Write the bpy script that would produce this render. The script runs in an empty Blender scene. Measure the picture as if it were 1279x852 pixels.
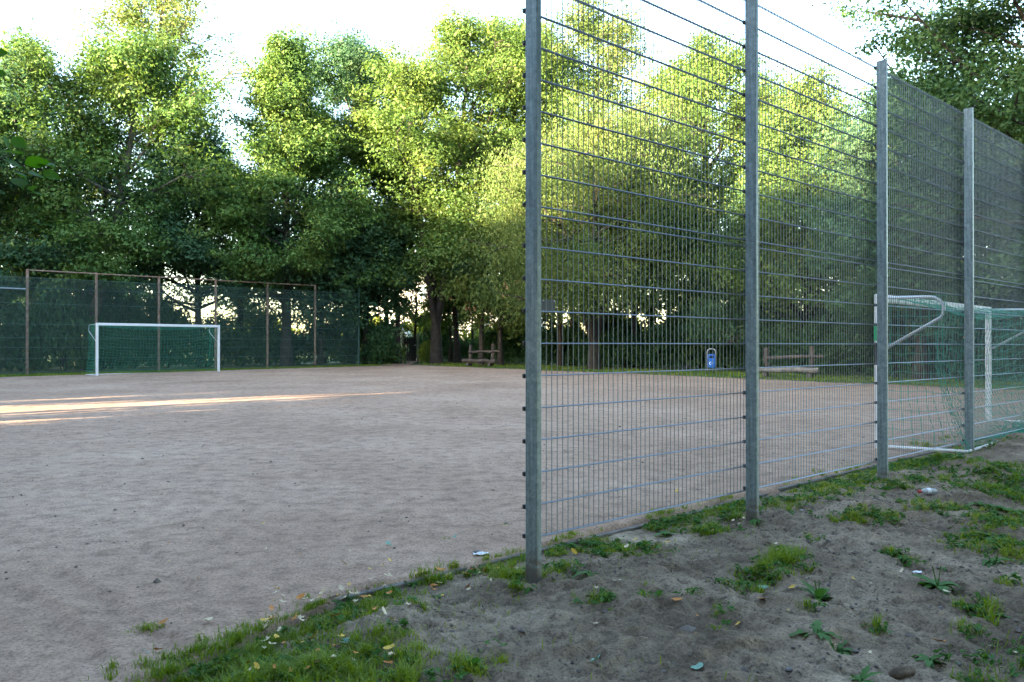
import bpy, bmesh, math, random
import numpy as np
from mathutils import Vector, Matrix

# ------------------------------------------------------------------ scene, camera, light
S = bpy.context.scene
C = bpy.data.collections.new("place"); S.collection.children.link(C)
EYE = 1.41
FPX = 1032.0
cam_d = bpy.data.cameras.new("camera"); cam = bpy.data.objects.new("camera", cam_d); C.objects.link(cam)
cam_d.sensor_width = 36.0; cam_d.lens = 36.0 * FPX / 1279.0
cam_d.clip_start = 0.05; cam_d.clip_end = 3000
cam.location = (0, 0, EYE)
cam.rotation_euler = (math.radians(90 + 0.28), 0, 0)
S.camera = cam

SUN_EL = math.radians(10.0)
SUN_DIR = Vector((-0.80, -0.62, 0)).normalized()            # the way to the sun, on the ground
sun_vec = Vector((SUN_DIR.x * math.cos(SUN_EL), SUN_DIR.y * math.cos(SUN_EL), math.sin(SUN_EL)))
W = bpy.data.worlds.new("World"); S.world = W; W.use_nodes = True
wn = W.node_tree.nodes; wl = W.node_tree.links
bg = wn["Background"]
sky = wn.new("ShaderNodeTexSky"); sky.sky_type = 'NISHITA'; sky.sun_disc = False
sky.sun_elevation = SUN_EL
sky.sun_rotation = math.atan2(SUN_DIR.x, SUN_DIR.y)
sky.altitude = 60; sky.air_density = 1.0; sky.dust_density = 1.6; sky.ozone_density = 1.0
wl.new(sky.outputs[0], bg.inputs[0]); bg.inputs[1].default_value = 0.115
sd = bpy.data.lights.new("sun", 'SUN'); sun = bpy.data.objects.new("sun", sd); C.objects.link(sun)
sd.energy = 5.0; sd.angle = math.radians(0.5); sd.color = (1.0, 0.80, 0.52)
sun.rotation_euler = sun_vec.to_track_quat('Z', 'Y').to_euler()
S.view_settings.view_transform = 'Standard'; S.view_settings.look = 'None'
S.view_settings.gamma = 1.0; S.view_settings.exposure = 4.0
S.render.engine = 'CYCLES'
S.cycles.max_bounces = 6; S.cycles.transparent_max_bounces = 8

rng = np.random.default_rng(7)
random.seed(7)

# ------------------------------------------------------------------ the place's own axes
# s runs along the near ball fence, t from the fence across the pitch
O0 = np.array([0.13, 5.03]); DS = np.array([0.732, 0.682]); DS = DS / np.linalg.norm(DS); DT = np.array([-DS[1], DS[0]])
FA = math.atan2(DS[1], DS[0])
def st(x, y):
    dx, dy = x - O0[0], y - O0[1]
    return dx * DS[0] + dy * DS[1], dx * DT[0] + dy * DT[1]
def xy(s, t):
    return O0[0] + s * DS[0] + t * DT[0], O0[1] + s * DS[1] + t * DT[1]
def sstep(a, b, v):
    u = np.clip((v - a) / (b - a), 0, 1); return u * u * (3 - 2 * u)
def Hst(s, t):
    return 0.0085 * np.clip(s, -15, 40) + 0.0070 * np.clip(t, -10, 60)
_P = np.random.default_rng(3).random((256, 256))
def vnoise(x, y):
    xi = np.floor(x).astype(int); yi = np.floor(y).astype(int)
    fx = x - xi; fy = y - yi; fx = fx * fx * (3 - 2 * fx); fy = fy * fy * (3 - 2 * fy)
    a = _P[xi & 255, yi & 255]; b = _P[(xi + 1) & 255, yi & 255]; c = _P[xi & 255, (yi + 1) & 255]; d = _P[(xi + 1) & 255, (yi + 1) & 255]
    return (a * (1 - fx) + b * fx) * (1 - fy) + (c * (1 - fx) + d * fx) * fy - 0.5
def fbm(x, y, o=4):
    r = 0; a = 1.0
    for i in range(o):
        r = r + a * vnoise(x + 17.3 * i, y - 9.1 * i); x = x * 2.03; y = y * 2.03; a *= 0.5
    return r
KERB_T = 0.5
def EDGE(s): return -0.50 * sstep(-0.9, -2.6, s) - 0.05 * sstep(-.9, -1.3, s)
# trodden dents in the sandy bank
_dr = np.random.default_rng(21)
DENTS = [(_dr.uniform(-2.5, 6), _dr.uniform(-5.0, 0.1), _dr.uniform(0, math.pi), _dr.uniform(.09, .17), _dr.uniform(.04, .08), _dr.uniform(.012, .032)) for _ in range(240)]
DG = 0.015; DS0, DT0 = -3.2, -5.6; DENT = np.zeros((700, 430))
for (a, b, r, l, w, d) in DENTS:
    i0 = int((a - .6 - DS0) / DG); j0 = int((b - .6 - DT0) / DG); i1 = i0 + 80; j1 = j0 + 80
    i0, j0, i1, j1 = max(i0, 0), max(j0, 0), min(i1, 700), min(j1, 430)
    if i1 <= i0 or j1 <= j0: continue
    A_, B_ = np.meshgrid(DS0 + np.arange(i0, i1) * DG, DT0 + np.arange(j0, j1) * DG, indexing='ij')
    u = ((A_ - a) * math.cos(r) + (B_ - b) * math.sin(r)) / l; v = (-(A_ - a) * math.sin(r) + (B_ - b) * math.cos(r)) / w
    q = u * u + v * v; DENT[i0:i1, j0:j1] += np.where(q < 7, d * (-np.exp(-q * 1.3) + 0.45 * np.exp(-(np.sqrt(q) - 1.5) ** 2 * 4)), 0)
def dent(s, t):
    x = np.clip((s - DS0) / DG, 0, 698.9); y = np.clip((t - DT0) / DG, 0, 428.9); i = x.astype(int); j = y.astype(int); fx = x - i; fy = y - j
    return (DENT[i, j] * (1 - fx) + DENT[i + 1, j] * fx) * (1 - fy) + (DENT[i, j + 1] * (1 - fx) + DENT[i + 1, j + 1] * fx) * fy
def Hbank(s, t):
    s = np.asarray(s, float); t = np.asarray(t, float)
    h = Hst(s, t) - 0.035
    h = h + 0.115 * sstep(4.2, 8.0, s) * sstep(0.55, -0.25, t) + 0.03 * sstep(0.3, -0.6, t - EDGE(s))
    h = h + 0.05 * sstep(-1.0, -4.5, t) * sstep(1.0, 4.0, s)
    fl = sstep(0.5, 0.0, t - EDGE(s))
    h = h + fl * (0.075 * fbm(s * 0.8 + 3, t * 0.8) + 0.055 * fbm(s * 2.6, t * 2.6 + 7, 3) + 0.045 * np.abs(fbm(s * 6.5 + 2, t * 9.0, 3)) + 0.026 * fbm(s * 21, t * 21, 2) + 0.012 * fbm(s * 44 + 5, t * 44, 2))
    h = h + dent(s, t) + (1 - fl) * (0.018 * fbm(s * 5, t * 5 + 3, 3) - 0.012) - 0.06 * sstep(.52, .60, t)
    return h
def _flat(px, py):
    y = EYE * FPX / (py - 431.0); return st((px - 639.5) / FPX * y, y)
TRACKS = [(_flat(*a), _flat(*b), w) for a, b, w in [((170, 680), (238, 742), .05), ((62, 712), (215, 806), .07), ((20, 735), (150, 850), .06)]]
def Hpitch(s, t):
    s = np.asarray(s, float); t = np.asarray(t, float); g = 0
    for (a, b, w) in TRACKS:
        d0, d1 = b[0] - a[0], b[1] - a[1]; L2 = d0 * d0 + d1 * d1; k = np.clip(((s - a[0]) * d0 + (t - a[1]) * d1) / L2, 0, 1)
        q = (s - a[0] - k * d0) ** 2 + (t - a[1] - k * d1) ** 2; q = np.sqrt(q) / w
        g = g - 0.020 * np.exp(-q * q) + 0.009 * np.exp(-(q - 1.7) ** 2 * 2)
    return g + Hst(s, t) + 0.010 * fbm(np.asarray(s) * 0.7, np.asarray(t) * 0.7, 3) + 0.0095 * fbm(np.asarray(s) * 5.0, np.asarray(t) * 5.0 + 5, 4)
def Hxy(x, y):
    s, t = st(x, y)
    if t < KERB_T + EDGE(s) and -6 < s < 14 and t > -9: return float(Hbank(s, t))
    if -4.2 < s < 21.6 and t < 31: return float(Hpitch(s, t))
    return float(Hst(s, t))
def at(px, py, d=0.0):
    """ground point seen at a pixel of the photograph (or at a fixed distance d)"""
    X = (px - 639.5) / FPX; Zr = (431.0 - py) / FPX
    if d: return X * d, d, EYE + Zr * d
    y = -EYE / Zr
    for _ in range(14): y = 0.4 * y + 0.6 * (Hxy(X * y, y) - EYE) / Zr
    return X * y, y, Hxy(X * y, y)

# ------------------------------------------------------------------ helpers
def tag(o, label=None, cat=None, group=None, kind=None):
    if label: o["label"] = label
    if cat: o["category"] = cat
    if group: o["group"] = group
    if kind: o["kind"] = kind
    return o
def empty(name, loc, rz=0.0):
    o = bpy.data.objects.new(name, None); C.objects.link(o); o.location = loc; o.rotation_euler = (0, 0, rz); o.empty_display_size = 0.2
    return o
def link(name, me, parent=None, loc=(0, 0, 0), rot=(0, 0, 0), scale=(1, 1, 1)):
    o = bpy.data.objects.new(name, me); C.objects.link(o); o.parent = parent; o.location = loc; o.rotation_euler = rot; o.scale = scale
    return o
def npmesh(name, V, F, m, smooth=False):
    """V (n,3); F list of arrays, each (k, 3 or 4)"""
    me = bpy.data.meshes.new(name)
    if not isinstance(F, (list, tuple)): F = [F]
    F = [np.asarray(f, np.int32) for f in F if len(f)]
    V = np.asarray(V, np.float32)
    me.vertices.add(len(V)); me.vertices.foreach_set("co", V.ravel())
    tot = np.concatenate([np.full(len(f), f.shape[1], np.int32) for f in F])
    idx = np.concatenate([f.ravel() for f in F])
    me.loops.add(len(idx)); me.loops.foreach_set("vertex_index", idx)
    me.polygons.add(len(tot)); st_ = np.concatenate([[0], np.cumsum(tot)[:-1]]).astype(np.int32)
    me.polygons.foreach_set("loop_start", st_); me.polygons.foreach_set("loop_total", tot)
    me.polygons.foreach_set("use_smooth", np.full(len(tot), smooth, bool))
    me.update(calc_edges=True); me.validate(clean_customdata=False)
    if m: me.materials.append(m)
    return me
class MB:
    def __init__(s): s.bm = bmesh.new()
    def box(s, c, d, M=None, bev=0.0):
        r = bmesh.ops.create_cube(s.bm, size=1.0); vs = r["verts"]
        for v in vs: v.co = Vector((v.co.x * d[0], v.co.y * d[1], v.co.z * d[2]))
        if bev:
            es = list({e for v in vs for e in v.link_edges})
            rb = bmesh.ops.bevel(s.bm, geom=es, offset=bev, segments=2, profile=0.5, affect='EDGES')
            vs = list({v for f in rb["faces"] for v in f.verts} | {v for v in vs if v.is_valid})
        for v in vs:
            p = Vector(v.co)
            if M is not None: p = M @ p
            v.co = p + Vector(c)
        return s
    def tube(s, pts, r, n=8, caps=True):
        pts = [Vector(p) for p in pts]; rs = r if isinstance(r, (list, tuple)) else [r] * len(pts)
        rings = []
        up = None
        for i, p in enumerate(pts):
            t = (pts[min(i + 1, len(pts) - 1)] - pts[max(i - 1, 0)]).normalized()
            if up is None: up = Vector((0, 0, 1)) if abs(t.z) < 0.9 else Vector((1, 0, 0))
            a = t.cross(up).normalized(); b = a.cross(t).normalized(); up = b
            rings.append([s.bm.verts.new(p + (a * math.cos(q) + b * math.sin(q)) * rs[i]) for q in [2 * math.pi * k / n for k in range(n)]])
        for A, B in zip(rings, rings[1:]):
            for k in range(n): s.bm.faces.new((A[k], A[(k + 1) % n], B[(k + 1) % n], B[k]))
        if caps: s.bm.faces.new(list(reversed(rings[0]))); s.bm.faces.new(rings[-1])
        return s
    def prism(s, pts, axis, h):
        """extrude polygon pts (3d) along axis*h"""
        a = [s.bm.verts.new(Vector(p)) for p in pts]; b = [s.bm.verts.new(Vector(p) + Vector(axis) * h) for p in pts]
        s.bm.faces.new(list(reversed(a))); s.bm.faces.new(b); n = len(a)
        for k in range(n): s.bm.faces.new((a[k], a[(k + 1) % n], b[(k + 1) % n], b[k]))
        return s
    def mesh(s, name, m, smooth=False):
        me = bpy.data.meshes.new(name); bmesh.ops.recalc_face_normals(s.bm, faces=s.bm.faces[:]); s.bm.to_mesh(me); s.bm.free()
        if smooth:
            for p in me.polygons: p.use_smooth = True
        if m: me.materials.append(m)
        return me
    def build(s, name, m, parent=None, smooth=False, loc=(0, 0, 0), rot=(0, 0, 0)):
        return link(name, s.mesh(name, m, smooth), parent, loc, rot)
def strands(P, Q, r, k=3):
    """thin prisms from points P to Q"""
    P = np.asarray(P, float); Q = np.asarray(Q, float); t = Q - P; L = np.linalg.norm(t, axis=1, keepdims=True); t = t / np.maximum(L, 1e-6)
    up = np.where(np.abs(t[:, 2:3]) < 0.9, np.array([[0, 0, 1.0]]), np.array([[1.0, 0, 0]]))
    a = np.cross(t, up); a /= np.linalg.norm(a, axis=1, keepdims=True); b = np.cross(a, t)
    r = np.broadcast_to(np.asarray(r, float).reshape(-1, 1), (len(P), 1))
    n = len(P); V = np.zeros((n, 2 * k, 3))
    for i in range(k):
        q = 2 * math.pi * i / k
        o = (a * math.cos(q) + b * math.sin(q)) * r
        V[:, i] = P + o; V[:, k + i] = Q + o
    base = (np.arange(n) * 2 * k)[:, None]
    F = np.concatenate([base + np.array([[i, (i + 1) % k, k + (i + 1) % k, k + i]]) for i in range(k)])
    return V.reshape(-1, 3), F

# ------------------------------------------------------------------ materials
def mat(name, col, rough=0.8, metal=0.0, var=0.0, scale=8.0, bump=0.0, bscale=None, col2=None, spec=None, detail=6):
    m = bpy.data.materials.new(name); m.use_nodes = True; n = m.node_tree.nodes; l = m.node_tree.links
    p = n["Principled BSDF"]; p.inputs["Roughness"].default_value = rough; p.inputs["Metallic"].default_value = metal
    if spec is not None: p.inputs["Specular IOR Level"].default_value = spec
    tc = n.new("ShaderNodeTexCoord")
    if var or col2:
        nz = n.new("ShaderNodeTexNoise"); nz.inputs["Scale"].default_value = scale; nz.inputs["Detail"].default_value = detail
        l.new(tc.outputs["Object"], nz.inputs["Vector"])
        cr = n.new("ShaderNodeValToRGB"); cr.color_ramp.elements[0].position = 0.32; cr.color_ramp.elements[1].position = 0.68
        c2 = col2 or tuple(min(1, c * (1 + var)) for c in col); c1 = col if col2 else tuple(c * (1 - var) for c in col)
        cr.color_ramp.elements[0].color = (*c1, 1); cr.color_ramp.elements[1].color = (*c2, 1)
        l.new(nz.outputs["Fac"], cr.inputs[0]); l.new(cr.outputs[0], p.inputs["Base Color"])
    else: p.inputs["Base Color"].default_value = (*col, 1)
    if bump:
        nb = n.new("ShaderNodeTexNoise"); nb.inputs["Scale"].default_value = bscale or scale * 4; nb.inputs["Detail"].default_value = 5
        l.new(tc.outputs["Object"], nb.inputs["Vector"])
        b = n.new("ShaderNodeBump"); b.inputs["Strength"].default_value = bump; b.inputs["Distance"].default_value = 0.02
        l.new(nb.outputs["Fac"], b.inputs["Height"]); l.new(b.outputs[0], p.inputs["Normal"])
    return m
def leafmat(name, cols, trans=0.35, rough=0.55):
    """leaf colours differ from leaf to leaf and drift slowly through the crown"""
    m = bpy.data.materials.new(name); m.use_nodes = True; n = m.node_tree.nodes; l = m.node_tree.links
    p = n["Principled BSDF"]; out = n["Material Output"]
    g = n.new("ShaderNodeNewGeometry"); tc = n.new("ShaderNodeTexCoord")
    nz = n.new("ShaderNodeTexNoise"); nz.inputs["Scale"].default_value = 0.45; nz.inputs["Detail"].default_value = 2
    l.new(tc.outputs["Object"], nz.inputs["Vector"])
    ad = n.new("ShaderNodeMath"); ad.operation = 'MULTIPLY_ADD'; ad.inputs[1].default_value = 0.32
    l.new(g.outputs["Random Per Island"], ad.inputs[0])
    sc = n.new("ShaderNodeMath"); sc.operation = 'MULTIPLY_ADD'; sc.inputs[1].default_value = 1.3; sc.inputs[2].default_value = -0.31
    l.new(nz.outputs["Fac"], sc.inputs[0]); l.new(sc.outputs[0], ad.inputs[2])
    cr = n.new("ShaderNodeValToRGB"); el = cr.color_ramp.elements
    el[0].position = 0.0; el[0].color = (*cols[0], 1); el[1].position = 1.0; el[1].color = (*cols[-1], 1)
    for i, c in enumerate(cols[1:-1]):
        e = el.new((i + 1) / (len(cols) - 1)); e.color = (*c, 1)
    l.new(ad.outputs[0], cr.inputs[0]); l.new(cr.outputs[0], p.inputs["Base Color"])
    p.inputs["Roughness"].default_value = rough; p.inputs["Specular IOR Level"].default_value = 0.2
    tr = n.new("ShaderNodeBsdfTranslucent")
    hs = n.new("ShaderNodeHueSaturation"); hs.inputs["Hue"].default_value = 0.485; hs.inputs["Saturation"].default_value = 1.15; hs.inputs["Value"].default_value = 1.25
    l.new(cr.outputs[0], hs.inputs["Color"]); l.new(hs.outputs[0], tr.inputs[0])
    mx = n.new("ShaderNodeMixShader"); mx.inputs[0].default_value = trans
    l.new(p.outputs[0], mx.inputs[1]); l.new(tr.outputs[0], mx.inputs[2]); l.new(mx.outputs[0], out.inputs[0])
    return m

def groundmat(name, kind):
    m = bpy.data.materials.new(name); m.use_nodes = True; n = m.node_tree.nodes; l = m.node_tree.links
    p = n["Principled BSDF"]; p.inputs["Roughness"].default_value = 0.95; p.inputs["Specular IOR Level"].default_value = 0.15
    tc = n.new("ShaderNodeTexCoord")
    def noise(sc, det=6, rough=0.6):
        z = n.new("ShaderNodeTexNoise"); z.inputs["Scale"].default_value = sc; z.inputs["Detail"].default_value = det; z.inputs["Roughness"].default_value = rough
        l.new(tc.outputs["Object"], z.inputs["Vector"]); return z
    def ramp(src, stops):
        r = n.new("ShaderNodeValToRGB"); e = r.color_ramp.elements
        e[0].position, e[0].color = stops[0][0], (*stops[0][1], 1); e[1].position, e[1].color = stops[-1][0], (*stops[-1][1], 1)
        for q, c in stops[1:-1]: k = e.new(q); k.color = (*c, 1)
        l.new(src, r.inputs[0]); return r
    def mix(f, a, b, t='MIX', fac=None):
        k = n.new("ShaderNodeMixRGB"); k.blend_type = t
        if fac is None: l.new(f, k.inputs[0])
        else: k.inputs[0].default_value = fac
        l.new(a, k.inputs[1]); l.new(b, k.inputs[2]); return k
    if kind == 'pitch':
        a = ramp(noise(0.35, 5).outputs["Fac"], [(0.3, (0.262, 0.178, 0.130)), (0.5, (0.328, 0.228, 0.168)), (0.72, (0.395, 0.288, 0.218))])
        b = ramp(noise(6.0, 8, 0.7).outputs["Fac"], [(0.3, (0.48, 0.45, 0.44)), (0.5, (0.97, 0.96, 0.95)), (0.72, (1.3, 1.28, 1.26))])
        c = mix(None, a.outputs[0], b.outputs[0], 'MULTIPLY', 0.85)
        d = ramp(noise(55, 4, 0.78).outputs["Fac"], [(0.34, (0.35, 0.33, 0.32)), (0.48, (0.97, 0.97, 0.97)), (0.7, (1.35, 1.33, 1.3))])
        e = mix(None, c.outputs[0], d.outputs[0], 'MULTIPLY', 0.8)
        vo = n.new("ShaderNodeTexVoronoi"); vo.inputs["Scale"].default_value = 26; l.new(tc.outputs["Object"], vo.inputs["Vector"])
        vr = ramp(vo.outputs["Distance"], [(0.05, (0.5, 0.48, 0.47)), (0.13, (1, 1, 1))])
        f = mix(None, e.outputs[0], vr.outputs[0], 'MULTIPLY', 0.45)
        l.new(f.outputs[0], p.inputs["Base Color"]); hs, hd, st1 = 45, 0.010, 0.9
    elif kind == 'bank':
        a = ramp(noise(0.9, 5).outputs["Fac"], [(0.3, (0.082, 0.062, 0.042)), (0.5, (0.185, 0.145, 0.104)), (0.7, (0.33, 0.268, 0.20))])
        b = ramp(noise(9.0, 9, 0.76).outputs["Fac"], [(0.33, (0.22, 0.20, 0.18)), (0.48, (0.9, 0.89, 0.88)), (0.66, (1.35, 1.33, 1.3))])
        c = mix(None, a.outputs[0], b.outputs[0], 'MULTIPLY', 0.9)
        d = ramp(noise(70, 4, 0.75).outputs["Fac"], [(0.34, (0.25, 0.24, 0.23)), (0.47, (0.95, 0.95, 0.95)), (0.7, (1.35, 1.35, 1.35))])
        e = mix(None, c.outputs[0], d.outputs[0], 'MULTIPLY', 0.8)
        l.new(e.outputs[0], p.inputs["Base Color"]); hs, hd, st1 = 60, 0.014, 1.0
    else:
        a = ramp(noise(0.5, 6).outputs["Fac"], [(0.3, (0.045, 0.075, 0.025)), (0.5, (0.06, 0.10, 0.03)), (0.7, (0.11, 0.11, 0.055))])
        b = ramp(noise(14.0, 8, 0.75).outputs["Fac"], [(0.3, (0.4, 0.4, 0.4)), (0.5, (1, 1, 1)), (0.75, (1.5, 1.45, 1.3))])
        c = mix(None, a.outputs[0], b.outputs[0], 'MULTIPLY', 0.9)
        l.new(c.outputs[0], p.inputs["Base Color"]); hs, hd, st1 = 25, 0.03, 1.0
    nb = noise(hs, 6, 0.7); bp = n.new("ShaderNodeBump"); bp.inputs["Strength"].default_value = st1; bp.inputs["Distance"].default_value = hd
    l.new(nb.outputs["Fac"], bp.inputs["Height"]); l.new(bp.outputs[0], p.inputs["Normal"])
    return m

def galv(name, col, col2, rough=0.5, metal=0.55, streak=True):
    m = mat(name, col, rough, metal, scale=26, col2=col2, bump=0.08, bscale=60)
    return m
M_PITCH = groundmat("cinder pitch", 'pitch'); M_BANK = groundmat("sandy soil", 'bank'); M_GROUND = groundmat("grassy ground", 'grass')
M_POST = galv("galvanised post", (0.145, 0.205, 0.225), (0.235, 0.305, 0.325), 0.45, 0.2)
def weather_post(m):
    n = m.node_tree.nodes; l = m.node_tree.links; p = n["Principled BSDF"]; tc = n["Texture Coordinate"]; src = p.inputs["Base Color"].links[0].from_socket
    vo = n.new("ShaderNodeTexVoronoi"); vo.inputs["Scale"].default_value = 75; l.new(tc.outputs["Object"], vo.inputs["Vector"])
    bw = n.new("ShaderNodeRGBToBW"); l.new(vo.outputs["Color"], bw.inputs[0]); mr = n.new("ShaderNodeMapRange"); mr.inputs["To Min"].default_value = .80; mr.inputs["To Max"].default_value = 1.2; l.new(bw.outputs[0], mr.inputs[0])
    mp = n.new("ShaderNodeMapping"); mp.inputs["Scale"].default_value = (45, 45, 1.6); l.new(tc.outputs["Object"], mp.inputs[0]); ns = n.new("ShaderNodeTexNoise"); ns.inputs["Scale"].default_value = 1; ns.inputs["Detail"].default_value = 4; l.new(mp.outputs[0], ns.inputs["Vector"])
    m2 = n.new("ShaderNodeMapRange"); m2.inputs["From Min"].default_value = .35; m2.inputs["From Max"].default_value = .7; m2.inputs["To Min"].default_value = .72; m2.inputs["To Max"].default_value = 1.18; l.new(ns.outputs["Fac"], m2.inputs[0])
    mu = n.new("ShaderNodeMath"); mu.operation = 'MULTIPLY'; l.new(mr.outputs[0], mu.inputs[0]); l.new(m2.outputs[0], mu.inputs[1])
    vm = n.new("ShaderNodeVectorMath"); vm.operation = 'SCALE'; l.new(src, vm.inputs[0]); l.new(mu.outputs[0], vm.inputs["Scale"])
    sx = n.new("ShaderNodeSeparateXYZ"); l.new(tc.outputs["Object"], sx.inputs[0]); nm = n.new("ShaderNodeTexNoise"); nm.inputs["Scale"].default_value = 28; nm.inputs["Detail"].default_value = 6; l.new(tc.outputs["Object"], nm.inputs["Vector"])
    ma = n.new("ShaderNodeMath"); ma.operation = 'MULTIPLY_ADD'; ma.inputs[1].default_value = .55; l.new(nm.outputs["Fac"], ma.inputs[0]); l.new(sx.outputs["Z"], ma.inputs[2])
    m3 = n.new("ShaderNodeMapRange"); m3.inputs["From Min"].default_value = .33; m3.inputs["From Max"].default_value = .46; m3.inputs["To Min"].default_value = .8; m3.inputs["To Max"].default_value = 0; l.new(ma.outputs[0], m3.inputs[0])
    mx = n.new("ShaderNodeMixRGB"); mx.inputs[2].default_value = (.11, .088, .068, 1); l.new(m3.outputs[0], mx.inputs[0]); l.new(vm.outputs[0], mx.inputs[1]); l.new(mx.outputs[0], p.inputs["Base Color"])
weather_post(M_POST)
M_WIRE = mat("galvanised wire", (0.15, 0.19, 0.215), 0.4, 0.3)
M_RAIL_SKYLIT = mat("skylit galvanised twin wire", (0.20, 0.235, 0.29), 0.38, 0.45)  # horizontals only: sky light on their tops put into a paler colour
M_BLACK = mat("black plastic clamp", (0.012, 0.012, 0.014), 0.5)
M_PLATE = mat("dark plate", (0.05, 0.065, 0.085), 0.5, 0.1)
M_RUST = mat("rusty post paint", (0.17, 0.085, 0.05), 0.85, 0.1, scale=7, col2=(0.30, 0.22, 0.17), bump=0.3, bscale=30)
M_GREENPOST = mat("dark green post", (0.03, 0.075, 0.06), 0.6, 0.0, var=0.2)
M_CHAIN = mat("green coated wire", (0.075, 0.145, 0.125), 0.5)
M_WHITE = mat("white painted aluminium", (0.66, 0.67, 0.68), 0.4, 0.0, var=0.05, scale=5)
M_BLUEWHITE = mat("pale metal tube", (0.42, 0.46, 0.50), 0.35, 0.3)
M_NET = mat("green net cord", (0.022, 0.27, 0.18), 0.7)
M_TAPE = mat("green tape", (0.02, 0.30, 0.12), 0.45)
M_STICK = mat("dark sticker", (0.03, 0.035, 0.045), 0.4)
M_LOG = mat("weathered log", (0.042, 0.032, 0.027), 0.9, 0, scale=5, col2=(0.09, 0.074, 0.066), bump=0.6, bscale=22)
M_LOGPALE = mat("worn seat log", (0.13, 0.12, 0.112), 0.9, 0, scale=6, col2=(0.24, 0.225, 0.215), bump=0.6, bscale=22)
M_BIN = mat("blue bin plastic", (0.016, 0.14, 0.56), 0.4, 0, var=0.12, scale=6)
M_BINDARK = mat("bin opening shade", (0.004, 0.02, 0.07), 0.7)
M_PRINT = mat("white print", (0.8, 0.85, 0.9), 0.6)
M_STEEL = mat("grey steel tube", (0.36, 0.40, 0.42), 0.4, 0.4)
M_BARK = mat("bark", (0.018, 0.014, 0.012), 0.95, 0, scale=4, col2=(0.045, 0.037, 0.030), bump=1.0, bscale=16)
M_BARKL = mat("paler bark", (0.07, 0.062, 0.05), 0.95, 0, scale=4, col2=(0.14, 0.125, 0.10), bump=0.8, bscale=16)
M_KERB = mat("edging concrete", (0.12, 0.105, 0.095), 0.9, 0, var=0.25, scale=10, bump=0.5)
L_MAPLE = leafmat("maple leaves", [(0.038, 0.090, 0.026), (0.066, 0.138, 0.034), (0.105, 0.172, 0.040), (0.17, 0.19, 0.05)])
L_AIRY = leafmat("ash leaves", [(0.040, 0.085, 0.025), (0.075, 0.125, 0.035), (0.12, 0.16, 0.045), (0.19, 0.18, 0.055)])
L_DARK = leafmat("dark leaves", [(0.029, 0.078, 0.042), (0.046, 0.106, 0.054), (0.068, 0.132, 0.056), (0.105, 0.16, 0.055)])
L_OAK = leafmat("oak leaves", [(0.022, 0.058, 0.020), (0.036, 0.086, 0.026), (0.058, 0.112, 0.030), (0.11, 0.15, 0.034)], 0.28)
L_YELLOW = leafmat("willow leaves", [(0.048, 0.095, 0.028), (0.075, 0.125, 0.034), (0.108, 0.150, 0.040), (0.165, 0.165, 0.045)], 0.38)
L_LIGHT = leafmat("locust leaves", [(0.040, 0.090, 0.026), (0.068, 0.128, 0.032), (0.105, 0.165, 0.038), (0.18, 0.185, 0.045)], 0.4)
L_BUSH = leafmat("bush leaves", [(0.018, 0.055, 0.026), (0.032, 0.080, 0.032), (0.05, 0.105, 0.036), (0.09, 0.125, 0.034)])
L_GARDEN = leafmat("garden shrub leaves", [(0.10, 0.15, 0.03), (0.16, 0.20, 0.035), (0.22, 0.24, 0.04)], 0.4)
L_NEAR = leafmat("hazel leaves", [(0.035, 0.11, 0.018), (0.055, 0.15, 0.022), (0.08, 0.19, 0.026)], 0.5)
L_GRASS = leafmat("grass blades", [(0.070, 0.130, 0.018), (0.125, 0.205, 0.025), (0.20, 0.265, 0.035), (0.32, 0.29, 0.10)], 0.4)
L_WEED = leafmat("weed leaves", [(0.035, 0.10, 0.025), (0.055, 0.14, 0.03), (0.075, 0.16, 0.05)], 0.3)
M_YLEAF = mat("yellow dead leaf", (0.55, 0.36, 0.05), 0.7, 0, var=0.3, scale=30)
M_OLEAF = mat("orange brown dead leaf", (0.42, 0.17, 0.03), 0.7, 0, var=0.35, scale=30)
M_BLEAF = mat("pale tan dead leaf", (0.50, 0.41, 0.27), 0.75, 0, var=0.3, scale=30)
M_GLEAF = mat("grey green fallen leaf", (0.12, 0.25, 0.19), 0.6, 0, var=0.2, scale=20)
M_STONE = mat("small stone", (0.14, 0.13, 0.13), 0.85, 0, var=0.3, scale=20, bump=0.4)
M_TWIG = mat("dead twig", (0.10, 0.075, 0.055), 0.9, 0, var=0.3, scale=20)
M_LITTER = mat("pale litter", (0.62, 0.64, 0.68), 0.5, 0, var=0.1)
M_BOTTLE = mat("clear bottle plastic", (0.72, 0.76, 0.80), 0.15, 0); M_BOTTLE.node_tree.nodes["Principled BSDF"].inputs["Transmission Weight"].default_value = 0.55
M_RED = mat("red cap", (0.35, 0.03, 0.025), 0.5)
M_WALL = mat("white render", (0.50, 0.50, 0.50), 0.9, 0, var=0.06, scale=2)
M_TILE = mat("red roof tile", (0.12, 0.045, 0.038), 0.8, 0, var=0.25, scale=3)
M_SLATE = mat("grey roof slate", (0.14, 0.14, 0.15), 0.7, 0, var=0.2, scale=3)
M_GLASS = mat("window glass", (0.30, 0.42, 0.52), 0.1, 0, spec=0.8)
M_FRAME = mat("white window frame", (0.75, 0.75, 0.76), 0.5)
M_POLY = mat("pale polythene", (0.28, 0.33, 0.27), 0.35, 0, var=0.1, scale=2)
M_GATE = mat("dark timber", (0.022, 0.020, 0.018), 0.85, 0, var=0.3, scale=6, bump=0.4)
M_GATEPOST = mat("pale timber post", (0.16, 0.15, 0.12), 0.9, 0, var=0.25, scale=6, bump=0.4)
M_BIRD = mat("black feathers", (0.012, 0.012, 0.015), 0.6)

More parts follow.
